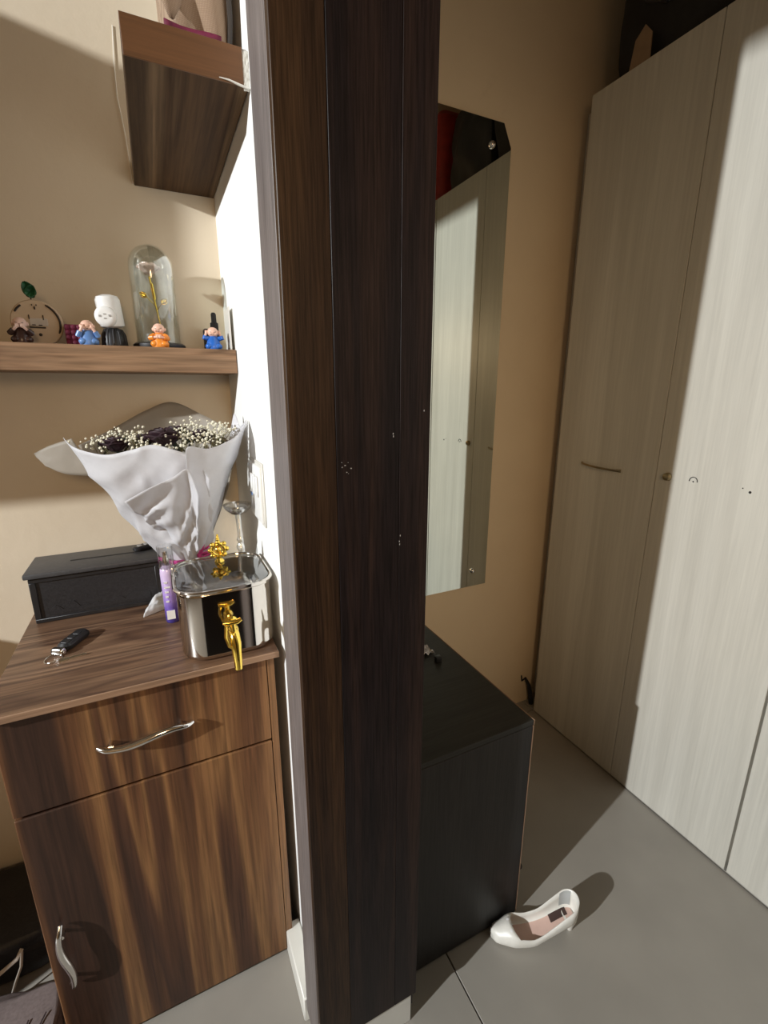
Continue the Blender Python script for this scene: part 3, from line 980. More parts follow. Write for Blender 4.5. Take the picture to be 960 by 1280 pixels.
# ------------------------------------------------------------------ steel dispenser
dx0, dx1, dy0, dy1 = -0.003, 0.186, 0.921, 1.125
dp = thing('drink_dispenser', 'polished steel drink dispenser with glass lid and gold tap at the cabinet edge', 'dispenser', ((dx0 + dx1) / 2, 1.02, CT + 0.0005))
zb0 = CT + 0.0005
bm = BM()
loops = []
for ins, z in [(0.012, zb0), (0.004, zb0 + 0.004), (0.0, zb0 + 0.012), (0.0, zb0 + 0.0135), (0.0, zb0 + 0.144), (0.0, zb0 + 0.146), (0.001, zb0 + 0.150)]:
    loops.append([(x, y, z) for x, y in rrect(dx0 + ins, dx1 - ins, dy0 + ins, dy1 - ins, 0.050 - ins, 10)])
loft(bm, loops, True, False)
obj('body', bm, M['steel'], dp, smooth=50, solid=0.0012)
bm = BM()
loop = rrect(dx0 - 0.002, dx1 + 0.002, dy0 - 0.002, dy1 + 0.002, 0.052, 10)
pts = [(x, y, zb0 + 0.1545) for x, y in loop]
pts.append(pts[0]); pts.append(pts[1])
tube(bm, pts, 0.0042, 8, cap=False)
obj('lid_rim', bm, M['steel'], dp)
bm = BM()
loops = []
for k, (ins, z) in enumerate([(0.002, 0.157), (0.010, 0.160), (0.030, 0.163), (0.055, 0.165), (0.085, 0.166)]):
    loops.append([(x, y, zb0 + z) for x, y in rrect(dx0 + ins, dx1 - ins, dy0 + ins, dy1 - ins, max(0.052 - ins, 0.004), 10)])
loft(bm, loops, False, True)
obj('lid', bm, M['lid_glass'], dp, smooth=60, label='clear glass lid')
kx, ky, kz = 0.094, 1.055, zb0 + 0.166
kn = BM()
lathe(kn, [(0.010, kz), (0.011, kz + 0.003), (0.006, kz + 0.010), (0.007, kz + 0.013)], (kx, ky, 0), 18)
lathe(kn, [(0.007, kz + 0.0128), (0.010, kz + 0.018)], (kx, ky, 0), 18)
cc = Vector((kx, ky, kz + 0.030))
tube(kn, [cc + Vector((0.013 * math.cos(2 * math.pi * k / 24), 0, 0.013 * math.sin(2 * math.pi * k / 24))) for k in range(25)], 0.0046, 10, cap=False)
for k in range(8):
    a = 2 * math.pi * k / 8
    blob(kn, cc + Vector((0.0175 * math.cos(a), 0, 0.0175 * math.sin(a))), (0.0060, 0.0055, 0.0060), 10, 7)
blob(kn, cc, (0.0080, 0.006, 0.0080), 12, 8)
for k in range(3):
    blob(kn, cc + Vector((0, 0, 0.024 + 0.005 * k)), 0.0046 - 0.001 * k, 10, 7)
obj('knob', kn, M['gold'], dp, label='ornate gold lid knob')
# tap
tp = BM()
tx, tz = 0.092, 0.985
lathe(tp, [(0.014, 0), (0.014, 0.004), (0.009, 0.007), (0.0085, 0.03), (0.0105, 0.033), (0.0105, 0.040), (0.008, 0.044)], (tx, dy0, tz), 18, M=Matrix.Rotation(R(90), 3, 'X'))
tube(tp, [(tx, dy0 - 0.034, tz), (tx, dy0 - 0.048, tz - 0.006), (tx + 0.001, dy0 - 0.054, tz - 0.022), (tx + 0.002, dy0 - 0.055, tz - 0.060), (tx + 0.002, dy0 - 0.055, tz - 0.078)], [0.009, 0.0105, 0.0105, 0.0085, 0.0075], 14)
obj('tap', tp, M['gold'], dp, label='gold tap spout')
tp = BM()
tube(tp, [(tx, dy0 - 0.046, tz + 0.002), (tx - 0.001, dy0 - 0.046, tz + 0.018)], [0.006, 0.005], 10)
tube(tp, [(tx - 0.019, dy0 - 0.046, tz + 0.022), (tx - 0.008, dy0 - 0.046, tz + 0.020), (tx + 0.008, dy0 - 0.046, tz + 0.020), (tx + 0.016, dy0 - 0.046, tz + 0.024)], [0.0035, 0.0055, 0.0055, 0.004], 10)
tube(tp, [(tx - 0.014, dy0 - 0.05, tz + 0.016), (tx - 0.017, dy0 - 0.055, tz - 0.004), (tx - 0.012, dy0 - 0.058, tz - 0.024), (tx - 0.003, dy0 - 0.060, tz - 0.030)], [0.003, 0.0028, 0.0028, 0.003], 8)
obj('tap_lever', tp, M['gold'], dp, label='gold tap lever')

# ------------------------------------------------------------------ crystal glass behind the dispenser
cg = thing('stemmed_glass', 'clear crystal stemmed glass behind the steel dispenser near the partition', 'glass', (0.1575, 1.157, CT + 0.0005))
z0 = CT + 0.0005
cb_ = BM()
lathe(cb_, [(0.030, z0), (0.030, z0 + 0.003), (0.008, z0 + 0.010), (0.006, z0 + 0.06), (0.0065, z0 + 0.135), (0.010, z0 + 0.143), (0.006, z0 + 0.150), (0.0105, z0 + 0.158), (0.0105, z0 + 0.166), (0.006, z0 + 0.174), (0.0095, z0 + 0.182), (0.0055, z0 + 0.190), (0.0065, z0 + 0.215), (0.0085, z0 + 0.246)], (0.1575, 1.157, 0), 14)
obj('stem', cb_, M['crystal'], cg)
cb_ = BM()
lathe(cb_, [(0.0085, z0 + 0.2462), (0.020, z0 + 0.251), (0.030, z0 + 0.262), (0.0345, z0 + 0.272)], (0.1575, 1.157, 0), 28, cap=False)
obj('bowl', cb_, M['crystal'], cg, solid=0.0012)

# ------------------------------------------------------------------ bouquet
bq = thing('flower_bouquet', 'bouquet of dark roses and baby\'s breath wrapped in white paper on the cabinet', 'bouquet', (0.02, 1.20, CT + 0.001))
def polyline(ctrl, u):
    n = len(ctrl) - 1
    x = u * n
    i = min(int(x), n - 1)
    f = x - i
    p0 = Vector(ctrl[max(i - 1, 0)]); p1 = Vector(ctrl[i]); p2 = Vector(ctrl[i + 1]); p3 = Vector(ctrl[min(i + 2, n)])
    return 0.5 * ((2 * p1) + (-p0 + p2) * f + (2 * p0 - 5 * p1 + 4 * p2 - p3) * f * f + (-p0 + 3 * p1 - 3 * p2 + p3) * f ** 3)
def sheet(name, topc, botc, mat, bulge=0.02, amp=0.006, seed=0, nu=48, nv=30, center=(0.02, 1.25), diag=1.6):
    bm = BM()
    def fn(u, v):
        a = polyline(botc, u); b = polyline(topc, u)
        p = a.lerp(b, v)
        d = Vector((p.x - center[0], p.y - center[1], 0))
        d = d.normalized() if d.length > 1e-4 else Vector((0, -1, 0))
        q1 = noise.noise(Vector((u * 2.2 + v * diag + seed, v * 1.2 - u * 0.6 + seed, 0)))
        q2 = 1 - 2.2 * abs(noise.noise(Vector((u * 3.0 - v * diag * 1.3 + seed * 2, v * 1.1 + u + seed, 3))))
        q3 = 1 - 2.2 * abs(noise.noise(Vector((u * 7.0 + v * 3.5 + seed, v * 5.0 - u * 2 + seed, 8))))
        p += d * (bulge * math.sin(math.pi * v) + amp * (1.0 * q1 + 0.75 * q2 + 0.28 * q3) * (0.25 + 0.75 * math.sin(math.pi * min(1, 0.15 + 0.75 * v))))
        return p
    grid(bm, fn, nu, nv)
    return obj(name, bm, mat, bq, smooth=50, solid=0.0009)
zlo = 1.03
sheet('paper_sheet', [(-0.182, 1.215, 1.349), (-0.155, 1.16, 1.331), (-0.105, 1.12, 1.318), (-0.052, 1.10, 1.328), (-0.014, 1.09, 1.338), (0.023, 1.08, 1.328), (0.06, 1.075, 1.308), (0.09, 1.075, 1.26)],
      [(-0.014, 1.265, zlo + .006), (-0.018, 1.25, zlo + .004), (-0.018, 1.238, zlo), (0.0, 1.225, zlo), (0.02, 1.20, zlo), (0.04, 1.19, zlo), (0.062, 1.20, zlo), (0.078, 1.22, zlo)], M['paper'], 0.010, 0.016, 1.3)
sheet('paper_sheet', [(0.046, 1.050, 1.314), (0.054, 1.043, 1.335), (0.095, 1.055, 1.327), (0.142, 1.075, 1.342), (0.172, 1.105, 1.362), (0.192, 1.15, 1.380)],
      [(0.042, 1.182, zlo), (0.05, 1.182, zlo), (0.06, 1.186, zlo), (0.064, 1.198, zlo), (0.066, 1.215, zlo), (0.066, 1.235, zlo)], M['paper'], 0.002, 0.010, 4.1, nu=30)
sheet('paper_sheet', [(-0.075, 1.075, 1.225), (-0.03, 1.055, 1.252), (0.015, 1.045, 1.272), (0.048, 1.045, 1.288), (0.062, 1.055, 1.23)],
      [(-0.012, 1.182, 1.112), (0.004, 1.186, 1.095), (0.022, 1.178, 1.05), (0.038, 1.176, zlo), (0.05, 1.18, zlo)], M['paper'], 0.004, 0.014, 9.2, nu=30, diag=2.4)
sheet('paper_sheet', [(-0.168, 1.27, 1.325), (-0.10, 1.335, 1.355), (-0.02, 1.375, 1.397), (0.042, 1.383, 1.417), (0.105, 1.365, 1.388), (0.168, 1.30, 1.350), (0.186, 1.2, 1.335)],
      [(-0.02, 1.265, zlo), (-0.01, 1.28, zlo), (0.01, 1.29, zlo), (0.03, 1.29, zlo), (0.05, 1.285, zlo), (0.07, 1.265, zlo), (0.08, 1.245, zlo)], M['paper_shaded'], 0.0, 0.006, 6.0)
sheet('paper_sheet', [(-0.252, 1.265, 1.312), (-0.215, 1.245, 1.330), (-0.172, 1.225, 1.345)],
      [(-0.232, 1.25, 1.284), (-0.195, 1.235, 1.266), (-0.140, 1.22, 1.260)], M['paper_shaded'], 0.0, 0.003, 2.0, nu=16, nv=10)
sheet('paper_sheet', [(0.166, 1.23, 1.340), (0.175, 1.22, 1.392), (0.184, 1.20, 1.362), (0.192, 1.16, 1.379)],
      [(0.145, 1.23, 1.27), (0.15, 1.22, 1.27), (0.155, 1.21, 1.27), (0.16, 1.20, 1.27)], M['paper'], 0.0, 0.003, 3.0, nu=18, nv=10)

def rose(c, r, seed):
    bm = BM()
    c = Vector(c)
    rr = random.Random(seed)
    for ring, (nr, rad, ht, tilt) in enumerate([(3, 0.25, 1.0, 8), (4, 0.45, 0.95, 22), (5, 0.70, 0.85, 42), (6, 0.95, 0.65, 62)]):
        for k in range(nr):
            a = 2 * math.pi * (k + 0.5 * (ring % 2)) / nr + rr.random() * 0.3
            def pet(u, v, a=a, rad=rad, ht=ht, tilt=tilt, ring=ring):
                aa = a + (u - 0.5) * (2.1 - 0.2 * ring)
                e = 1 - (abs(u - 0.5) * 2) ** 2.5
                rad_ = r * rad * (0.35 + 0.65 * v) + r * 0.22 * max(0, v - 0.7) * math.sin(R(tilt))
                z = r * (ht * (v ** 0.8) * (0.72 + 0.28 * e)) - r * 0.3
                return c + Vector((rad_ * math.cos(aa), rad_ * math.sin(aa), z))
            grid(bm, pet, 6, 5)
    return bm
for i, (c, r) in enumerate([((-0.088, 1.195, 1.326), 0.032), ((0.012, 1.165, 1.338), 0.042), ((0.092, 1.195, 1.336), 0.032), ((-0.03, 1.235, 1.330), 0.028), ((0.04, 1.265, 1.34), 0.034)]):
    obj('rose', rose(c, r, i), M['rose'], bq, solid=0.0008)
bm = BM()
for k in range(26):
    a = rnd.random() * 6.28; q = math.sqrt(rnd.random())
    p = Vector((0.01 + 0.14 * q * math.cos(a), 1.235 + 0.075 * q * math.sin(a), 1.305 + 0.035 * rnd.random()))
    rot = Matrix.Rotation(rnd.random() * 6.28, 3, 'Z') @ Matrix.Rotation(R(20 + 50 * rnd.random()), 3, 'X')
    blob(bm, p, (0.009, 0.019, 0.0012), 8, 6, rot)
o = obj('foliage', bm, M['leaf_dark'], bq); o['kind'] = 'stuff'
bm = BM(); bs = BM()
cl = [(-0.135, 1.17, 1.328), (-0.11, 1.15, 1.332), (-0.06, 1.14, 1.335), (-0.03, 1.11, 1.335), (-0.045, 1.17, 1.35), (0.0, 1.1, 1.318), (0.02, 1.1, 1.32), (0.05, 1.12, 1.345), (0.055, 1.16, 1.36), (0.085, 1.12, 1.345), (0.11, 1.14, 1.36), (0.12, 1.12, 1.345), (0.14, 1.16, 1.355), (0.155, 1.19, 1.35), (0.09, 1.2, 1.36), (-0.09, 1.2, 1.345), (0.065, 1.095, 1.335), (0.1, 1.085, 1.333)]
cl = [(x, y + 0.036, z + 0.004) for x, y, z in cl]
for c in cl:
    for k in range(24):
        p = Vector((c[0] + rnd.gauss(0, 0.014), c[1] + rnd.gauss(0, 0.016), c[2] + rnd.gauss(0, 0.008)))
        if p.x > 0.185: continue
        g = bmesh.ops.create_icosphere(bm, subdivisions=1, radius=0.0018 + 0.0020 * rnd.random(), matrix=Matrix.Translation(p))
        if k % 3 == 0:
            tube(bs, [p, Vector((c[0] * 0.9, c[1] + 0.01, c[2] - 0.04))], 0.0005, 4, cap=False)
o = obj('filler_blossom', bm, M['gyp'], bq, label="cream baby's breath blossoms"); o['kind'] = 'stuff'
o = obj('filler_stem', bs, M['gyp_stem'], bq); o['kind'] = 'stuff'
bm = BM()
tube(bm, [(0.025, 1.24, CT + 0.002), (0.025, 1.24, zlo + 0.02), (0.01, 1.22, 1.2)], [0.024, 0.026, 0.05], 14)
obj('stem_bundle', bm, M['gyp_stem'], bq)
bm = BM()
for s in range(5):
    a = -0.6 + 0.5 * s
    def loop_(u, v, a=a):
        t = u * math.pi
        return Vector((0.058 + 0.030 * math.sin(t) * math.sin(a) + 0.008 * (v - .5), 1.168 + 0.006 * math.cos(s * 2.0) - 0.004 * v, 1.052 + 0.030 * math.sin(t) * math.cos(a) + 0.012 * (u - .5) + 0.010 * (v - 0.5)))
    grid(bm, loop_, 12, 2)
tube(bm, [(-0.03, 1.225, 1.040), (0.0, 1.185, 1.038), (0.04, 1.172, 1.040), (0.075, 1.19, 1.044), (0.09, 1.225, 1.044)], 0.004, 8, flat=2)
obj('ribbon', bm, M['magenta'], bq, solid=0.0008, label='magenta ribbon bow')

# ------------------------------------------------------------------ figurines on the lower shelf
def make_monk(name, label, x, y, robe, skin, pose, rotz=0.0, s=1.0):
    t = thing(name, label, 'figurine', (x, y, LZ), 'little monk figurines on the shelf', rotz)
    b = BM()
    lathe(b, [(0.0175 * s, 0.0), (0.0185 * s, 0.004 * s), (0.0172 * s, 0.012 * s), (0.0135 * s, 0.024 * s), (0.0085 * s, 0.032 * s)], (0, 0, 0), 20)
    for sg in (-1, 1):      # folded knees
        blob(b, (sg * 0.0105 * s, -0.009 * s, 0.0075 * s), (0.0095 * s, 0.0095 * s, 0.0075 * s), 14, 9)
    obj('robe', b, robe, t, world=False)
    b = BM()
    hz = 0.041 * s
    blob(b, (0, -0.001 * s, hz), (0.0128 * s, 0.0122 * s, 0.0120 * s), 18, 12)
    for sg in (-1, 1):
        blob(b, (sg * 0.0128 * s, 0.0005 * s, hz - 0.001 * s), (0.0025 * s, 0.003 * s, 0.0042 * s), 10, 7)
    blob(b, (0, -0.0130 * s, hz - 0.0015 * s), (0.0018 * s, 0.0018 * s, 0.0016 * s), 8, 6)
    for sg in (-1, 1):
        blob(b, (sg * 0.0058 * s, -0.0098 * s, hz - 0.004 * s), (0.004 * s, 0.003 * s, 0.0032 * s), 10, 7)
    hd = obj('head', b, skin, t, world=False)
    b = BM()
    for sg in (-1, 1):
        pts = [(sg * (0.0048 + 0.0022 * math.cos(R(a))) * s, -0.0128 * s + 0.0010 * abs(math.cos(R(a))) * s, hz + (0.001 - 0.0014 * math.sin(R(a))) * s) for a in range(0, 181, 30)]
        tube(b, pts, 0.00045 * s, 5)
    tube(b, [(-0.002 * s, -0.0122 * s, hz - 0.0062 * s), (0, -0.0127 * s, hz - 0.0068 * s), (0.002 * s, -0.0122 * s, hz - 0.0062 * s)], 0.0004 * s, 5)
    obj('face_line', b, M['orn_dark'], hd, world=False)
    hands = {'mouth': (0.0042, -0.0142, hz / s - 0.0065), 'cheeks': (0.0088, -0.0122, hz / s - 0.003), 'ears': (0.0150, -0.003, hz / s - 0.001), 'pray': (0.0026, -0.0165, 0.0225)}[pose]
    for sg in (-1, 1):
        b = BM()
        sh = Vector((sg * 0.0105, -0.002, 0.0275)) * s
        el = Vector((sg * 0.0185, -0.0095, 0.0200)) * s if pose != 'ears' else Vector((sg * 0.0205, -0.004, 0.0260)) * s
        hn = Vector((sg * hands[0], hands[1], hands[2])) * s
        tube(b, [sh, sh.lerp(el, .5) + Vector((sg * 0.001, 0, 0)), el, el.lerp(hn, 0.45)], [0.0052 * s, 0.0056 * s, 0.0058 * s, 0.0055 * s], 10)
        sl = obj('sleeve', b, robe, t, world=False)
        b = BM()
        tube(b, [el.lerp(hn, 0.40), hn], [0.0030 * s, 0.0028 * s], 8)
        blob(b, hn, (0.0036 * s, 0.0026 * s, 0.0042 * s), 10, 8)
        d = (hn - el).normalized()
        for k in range(4):
            o0 = hn + Vector(((k - 1.5) * 0.0016 * s, -0.0004 * s, 0))
            tube(b, [o0, o0 + Vector((0, 0, 0.0055 * s))], [0.0009 * s, 0.0007 * s], 6)
        tube(b, [hn, hn + Vector((-sg * 0.0028 * s, -0.0006 * s, 0.0026 * s))], [0.0010 * s, 0.0008 * s], 6)
        obj('hand', b, skin, sl, world=False)
    return t
make_monk('monk_figurine', 'bald monk figurine in dark brown robe, hands over its mouth', -0.238, 1.285, M['robe_brown'], M['skin_pale'], 'mouth', 0.1)
make_monk('monk_figurine', 'bald monk figurine in pale blue robe, hands on its face, before white camera', -0.115, 1.275, M['robe_lightblue'], M['skin'], 'cheeks', 0.05)
make_monk('monk_figurine', 'bald monk figurine in orange robe in front of the glass dome', 0.029, 1.268, M['robe_orange'], M['skin'], 'pray', -0.15)
make_monk('monk_figurine', 'bald monk figurine in deep blue robe, hands on its ears', 0.150, 1.285, M['robe_blue'], M['skin'], 'ears', -0.1)
# beads of the orange monk
# round wooden ornament with leaf
on = thing('round_ornament', 'round pale wooden ornament with dark arcs and a green leaf on top', 'ornament', (-0.205, 1.325, LZ))
ox, oy, orr = -0.213, 1.325, 0.0485
oz = LZ + 0.0465
MYr = Matrix.Rotation(R(90), 3, 'X')
b = BM()
lathe(b, [(orr - 0.002, -0.004), (orr, -0.002), (orr, 0.002), (orr - 0.002, 0.004)], (ox, oy, oz), 40, M=MYr)
for v in b.verts:
    v.co.z = max(v.co.z, LZ + 0.0003)
obj('disc', b, M['orn_wood'], on)
def arc(a0, a1, r, rad=0.0023):
    b = BM()
    pts = [(ox + r * math.cos(R(a0 + (a1 - a0) * k / 14)), oy - 0.0048, oz + r * math.sin(R(a0 + (a1 - a0) * k / 14))) for k in range(15)]
    return tube(b, pts, [rad * 0.5] + [rad] * 13 + [rad * 0.5], 6)
obj('burnt_arc', arc(62, -28, 0.043), M['orn_dark'], on)
obj('burnt_arc', arc(150, 124, 0.043), M['orn_dark'], on)
b = BM()
yb0, yb1 = oy - 0.0060, oy - 0.0041
for x, z, w_, h in ((-0.013, 0.012, 0.0018, 0.009), (0.013, 0.012, 0.0018, 0.010), (0, -0.009, 0.030, 0.003), (-0.006, -0.004, 0.007, 0.002), (0.006, -0.004, 0.007, 0.002), (0.0, 0.031, 0.003, 0.006), (-0.004, 0.037, 0.002, 0.003), (0.004, 0.037, 0.002, 0.003)):
    box(b, ox + x - w_ / 2, ox + x + w_ / 2, yb0, yb1, oz + z - h / 2, oz + z + h / 2, bev=0.0004)
lathe(b, [(0.0035, 0), (0.002, 0.0015)], (ox + 0.003, oy - 0.0042, oz - 0.024), 8, M=MYr)
obj('burnt_mark', b, M['orn_dark'], on)
b = BM()
box(b, ox - 0.013, ox + 0.020, oy - 0.0052, oy - 0.0041, oz - 0.006, oz + 0.010, bev=0.0004)
obj('pale_inlay', b, M['strap'], on)
b = BM()
lx, lz = ox - 0.004, oz + orr
tube(b, [(lx, oy, lz - 0.001), (lx - 0.001, oy - 0.001, lz + 0.009)], [0.0016, 0.0012], 8)
obj('stalk', b, M['orn_dark'], on)
def leafbm(cx, cz, ang, ln, wd_):
    b = BM()
    def lf(u, v):
        s = ln * u
        hw = wd_ * math.sin(math.pi * min(1, u * 0.93 + 0.05)) ** 0.8 * (2 * v - 1)
        p = Vector((s, 0, hw))
        p = Matrix.Rotation(-R(ang), 3, 'Y') @ p
        return Vector((cx, oy - 0.002 - 0.006 * abs(2 * v - 1) - 0.003 * math.sin(u * 9), cz)) + p
    grid(b, lf, 10, 6)
    return b
obj('leaf', leafbm(lx + 0.006, lz + 0.003, 112, 0.034, 0.0125), M['green_leaf'], on, solid=0.0008)
obj('leaf', leafbm(lx - 0.004, lz + 0.004, 62, 0.027, 0.011), M['green_leaf'], on, solid=0.0008)

# maroon tufted box
mx = thing('tufted_box', 'small maroon quilted box on the shelf beside the pale blue monk', 'box', (-0.139, 1.325, LZ))
obj('core', B(-0.162, -0.116, 1.305, 1.345, LZ + 0.0005, LZ + 0.046, bev=0.002), M['maroon'], mx)
b = BM()
for i in range(4):
    for k in range(4):
        blob(b, (-0.1562 + 0.0115 * i, 1.305, LZ + 0.0066 + 0.0111 * k), (0.0062, 0.004, 0.006), 10, 7)
obj('quilting', b, M['maroon'], mx)

# white camera on black stand
wc = thing('security_camera', 'white round-faced security camera on a black ribbed base', 'camera', (-0.075, 1.335, LZ))
b = BM()
lathe(b, [(0.026, LZ + 0.0004), (0.0265, LZ + 0.003), (0.024, LZ + 0.030), (0.018, LZ + 0.042), (0.010, LZ + 0.046)], (-0.068, 1.335, 0), 24)
obj('base', b, M['black_plastic'], wc)
b = BM()
for k in range(12):
    a = 2 * math.pi * k / 12
    tube(b, [(-0.068 + 0.0262 * math.cos(a), 1.335 + 0.0262 * math.sin(a), LZ + 0.004), (-0.068 + 0.0242 * math.cos(a), 1.335 + 0.0242 * math.sin(a), LZ + 0.030), (-0.068 + 0.018 * math.cos(a), 1.335 + 0.018 * math.sin(a), LZ + 0.042)], 0.0018, 6)
obj('rib', b, M['black_leather'], wc)
Mc = Matrix.Rotation(R(-4), 3, 'Y') @ Matrix.Rotation(R(8), 3, 'X')
b = BM()
lathe(b, [(0.020, -0.034), (0.0260, -0.030), (0.0260, 0.026), (0.022, 0.034), (0.008, 0.038)], (-0.070, 1.335, LZ + 0.080), 28, M=Mc)
obj('housing', b, M['white_plastic'], wc)
b = BM()
Mf = Matrix.Rotation(R(-8), 3, 'Z') @ Matrix.Rotation(R(96), 3, 'X')
fc = Vector((-0.078, 1.309, LZ + 0.067))
lathe(b, [(0.0225, -0.008), (0.0225, 0.003), (0.0195, 0.0062), (0.012, 0.0072)], fc, 28, M=Mf)
obj('face_plate', b, M['white_plastic'], wc)
b = BM()
for x, z, w_, h in ((-0.010, 0.001, 0.005, 0.004), (0.010, 0.002, 0.005, 0.004), (0, 0.005, 0.006, 0.002), (0, -0.004, 0.006, 0.002)):
    p = fc + Mf @ Vector((x, z, 0.0070))
    box(b, p.x - w_ / 2, p.x + w_ / 2, p.y - 0.0012, p.y + 0.001, p.z - h / 2, p.z + h / 2)
obj('slot', b, M['grey_mark'], wc)

# glass dome with gilded rose
gd = thing('glass_dome', 'tall glass dome with a gilded rose on a black base', 'ornament', (0.029, 1.335, LZ))
gx, gy = 0.029, 1.335
b = BM()
lathe(b, [(0.058, LZ + 0.0004), (0.059, LZ + 0.003), (0.059, LZ + 0.010), (0.054, LZ + 0.014)], (gx, gy, 0), 40)
obj('base', b, M['black_plastic'], gd)
b = BM()
prof = [(0.0485, LZ + 0.0142), (0.0485, LZ + 0.185)]
for k in range(1, 11):
    a = R(90 * k / 10)
    prof.append((max(0.0485 * math.cos(a), 0.0006), LZ + 0.185 + 0.0485 * math.sin(a)))
lathe(b, prof, (gx, gy, 0), 40, cap=False)
obj('glass', b, M['glass'], gd, smooth=60, solid=0.0015)
b = BM()
tube(b, [(gx + 0.010, gy, LZ + 0.0142), (gx + 0.006, gy, LZ + 0.06), (gx + 0.000, gy - 0.002, LZ + 0.11), (gx - 0.006, gy, LZ + 0.165)], [0.0016, 0.0014, 0.0018, 0.0022], 8)
for (p, q, r_) in (((0.001, 0.10), (-0.016, 0.118), 0.0012), ((0.002, 0.09), (0.014, 0.105), 0.0012), ((0.0, 0.115), (-0.003, 0.15), 0.0035)):
    tube(b, [(gx + p[0], gy, LZ + p[1]), (gx + q[0], gy - 0.004, LZ + q[1])], [r_, r_ * 0.8], 6)
obj('stem', b, M['gold'], gd)
for sx, sz, an in ((-0.016, 0.118, 150), (0.014, 0.105, 40), (0.012, 0.045, 160)):
    b = BM()
    def lf(u, v, sx=sx, sz=sz, an=an):
        p = Matrix.Rotation(-R(an), 3, 'Y') @ Vector((0.018 * u, 0, 0.007 * math.sin(math.pi * (u * .95 + .03)) * (2 * v - 1)))
        return Vector((gx + sx, gy - 0.004 - 0.002 * abs(2 * v - 1), LZ + sz)) + p
    grid(b, lf, 8, 4)
    obj('leaf', b, M['gold'], gd, solid=0.0006)
obj('blossom', rose((gx - 0.006, gy, LZ + 0.178), 0.026, 77), M['petal'], gd, solid=0.0006)

# black clip gadget behind the blue monk
cgad = thing('black_gadget', 'black gadget with upright stub behind the deep blue monk', 'gadget', (0.160, 1.35, LZ))
obj('block', B(0.135, 0.172, 1.335, 1.365, LZ + 0.0005, LZ + 0.055, bev=0.003, seg=2), M['black_matte'], cgad)
b = BM()
lathe(b, [(0.010, LZ + 0.0552), (0.010, LZ + 0.070), (0.0065, LZ + 0.073), (0.0065, LZ + 0.092), (0.004, LZ + 0.096)], (0.163, 1.35, 0), 16)
obj('stub', b, M['black_matte'], cgad)
cd_ = obj('card_strip', B(0.188, 0.1905, 1.26, 1.34, LZ + 0.0005, LZ + 0.100, bev=0.0005), M['skirting'], smooth=0)
tag(cd_, 'narrow white card leaning at the shelf end against the partition', 'card')

# ------------------------------------------------------------------ bags on the floor at the left
bb = thing('black_bag', 'black bag with pale straps on the floor left of the walnut cabinet', 'bag', (-0.6, 1.26, 0))
obj('body', soft_box(BM(), -0.86, -0.385, 1.145, YB - 0.02, 0.002, 0.13, 0.02, 21), M['black_leather'], bb, sub=1)
obj('strap', tube(BM(), [(-0.62, 1.118, 0.035), (-0.56, 1.115, 0.055), (-0.50, 1.118, 0.08), (-0.455, 1.126, 0.10), (-0.445, 1.138, 0.112)], 0.0045, 8, flat=0.5), M['strap'], bb, label='pale strap')
obj('strap', tube(BM(), [(-0.445, 1.133, 0.108), (-0.448, 1.120, 0.08), (-0.462, 1.110, 0.05), (-0.475, 1.102, 0.015)], 0.004, 8, flat=0.5), M['strap'], bb, label='pale strap')
fb = thing('fabric_bundle', 'grey mauve fabric bundle with dark stitching on the floor beside the cabinet', 'fabric', (-0.55, 0.95, 0))
obj('cloth', soft_box(BM(), -0.80, -0.340, 0.66, 1.078, 0.002, 0.075, 0.03, 31, puff=0.3), M['fabric_grey'], fb, sub=1)
b = BM()
for q in range(4):
    x0 = -0.445 + 0.022 * q
    pts = [(x0 + 0.012 * math.sin(k * 0.5 + q), 0.90 + 0.013 * k, 0.0775 + 0.001 * math.sin(k)) for k in range(8)]
    tube(b, pts, 0.0016, 5)
obj('stitching', b, M['thread'], fb)

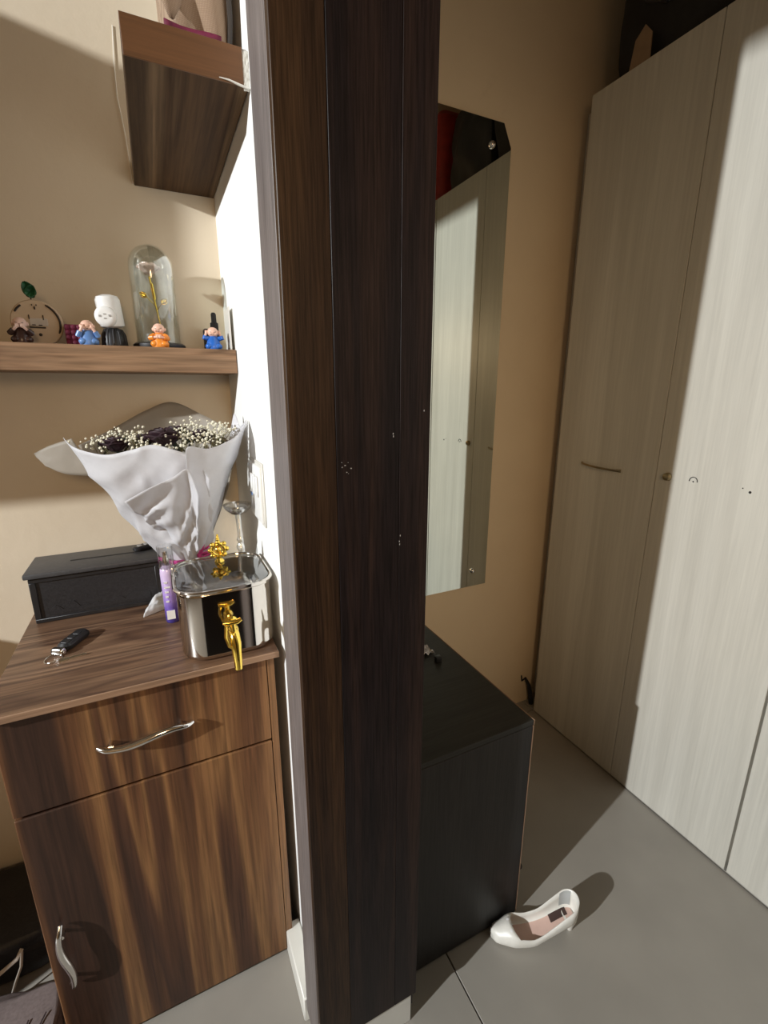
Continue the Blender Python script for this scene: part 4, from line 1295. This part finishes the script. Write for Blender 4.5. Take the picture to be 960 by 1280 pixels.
# ------------------------------------------------------------------ unseen wall cupboard added to cast the shadow band on the shelf wall
oc = thing('shade_wall_cupboard', 'unseen cupboard added left of the shelf to shade the cream wall', 'cupboard', (-1.2, 1.18, 1.6))
obj('body', B(-1.45, -1.0, 0.965, YB - 0.003, 1.605, 2.345, bev=0.002), M['walnut_v'], oc, smooth=0)
for xa in (-1.448, -1.223):
    d = obj('door', B(xa, xa + 0.221, 0.948, 0.9645, 1.608, 2.342, bev=0.0015), M['walnut_v'], oc, smooth=0)
    obj('handle', bow_handle((xa + 0.03 if xa > -1.3 else xa + 0.19, 0.948, 1.75), (xa + 0.03 if xa > -1.3 else xa + 0.19, 0.948, 1.64), (0, -0.02, 0)), M['chrome'], d)

lc = thing('shade_low_cupboard', 'unseen low cupboard added left of the bags to shade the wall', 'cupboard', (-1.1, 1.18, 0))  # out of view, added to darken the wall beside the walnut cabinet
obj('body', B(-1.40, -0.89, 0.965, YB - 0.003, 0.002, 1.06, bev=0.002), M['walnut_v'], lc, smooth=0)
for xa in (-1.398, -1.143):
    d = obj('door', B(xa, xa + 0.251, 0.948, 0.9645, 0.01, 1.055, bev=0.0015), M['walnut_v'], lc, smooth=0)
    hx = xa + 0.22 if xa < -1.3 else xa + 0.03
    obj('handle', bow_handle((hx, 0.948, 0.70), (hx, 0.948, 0.55), (0, -0.017, 0)), M['chrome'], d)

# chest added behind the camera for a dark reflection and floor shade
sb_ = thing('added_dark_chest', 'added dark chest behind the camera, darkening the steel reflection', 'chest', (0.25, -0.75, 0))
obj('body', B(-0.25, 0.75, -1.05, -0.46, 0.05, 1.25, bev=0.003), M['dark_b'], sb_, smooth=0)
for xa in (-0.248, 0.251):
    obj('door', B(xa, xa + 0.496, -0.459, -0.442, 0.06, 1.245, bev=0.002), M['dark_b'], sb_, smooth=0)
for x, y in ((-0.23, -1.03), (0.73, -1.03), (-0.23, -0.48), (0.73, -0.48)):
    obj('leg', B(x - 0.015, x + 0.015, y - 0.015, y + 0.015, 0.0005, 0.0495), M['dark_b'], sb_, smooth=0)
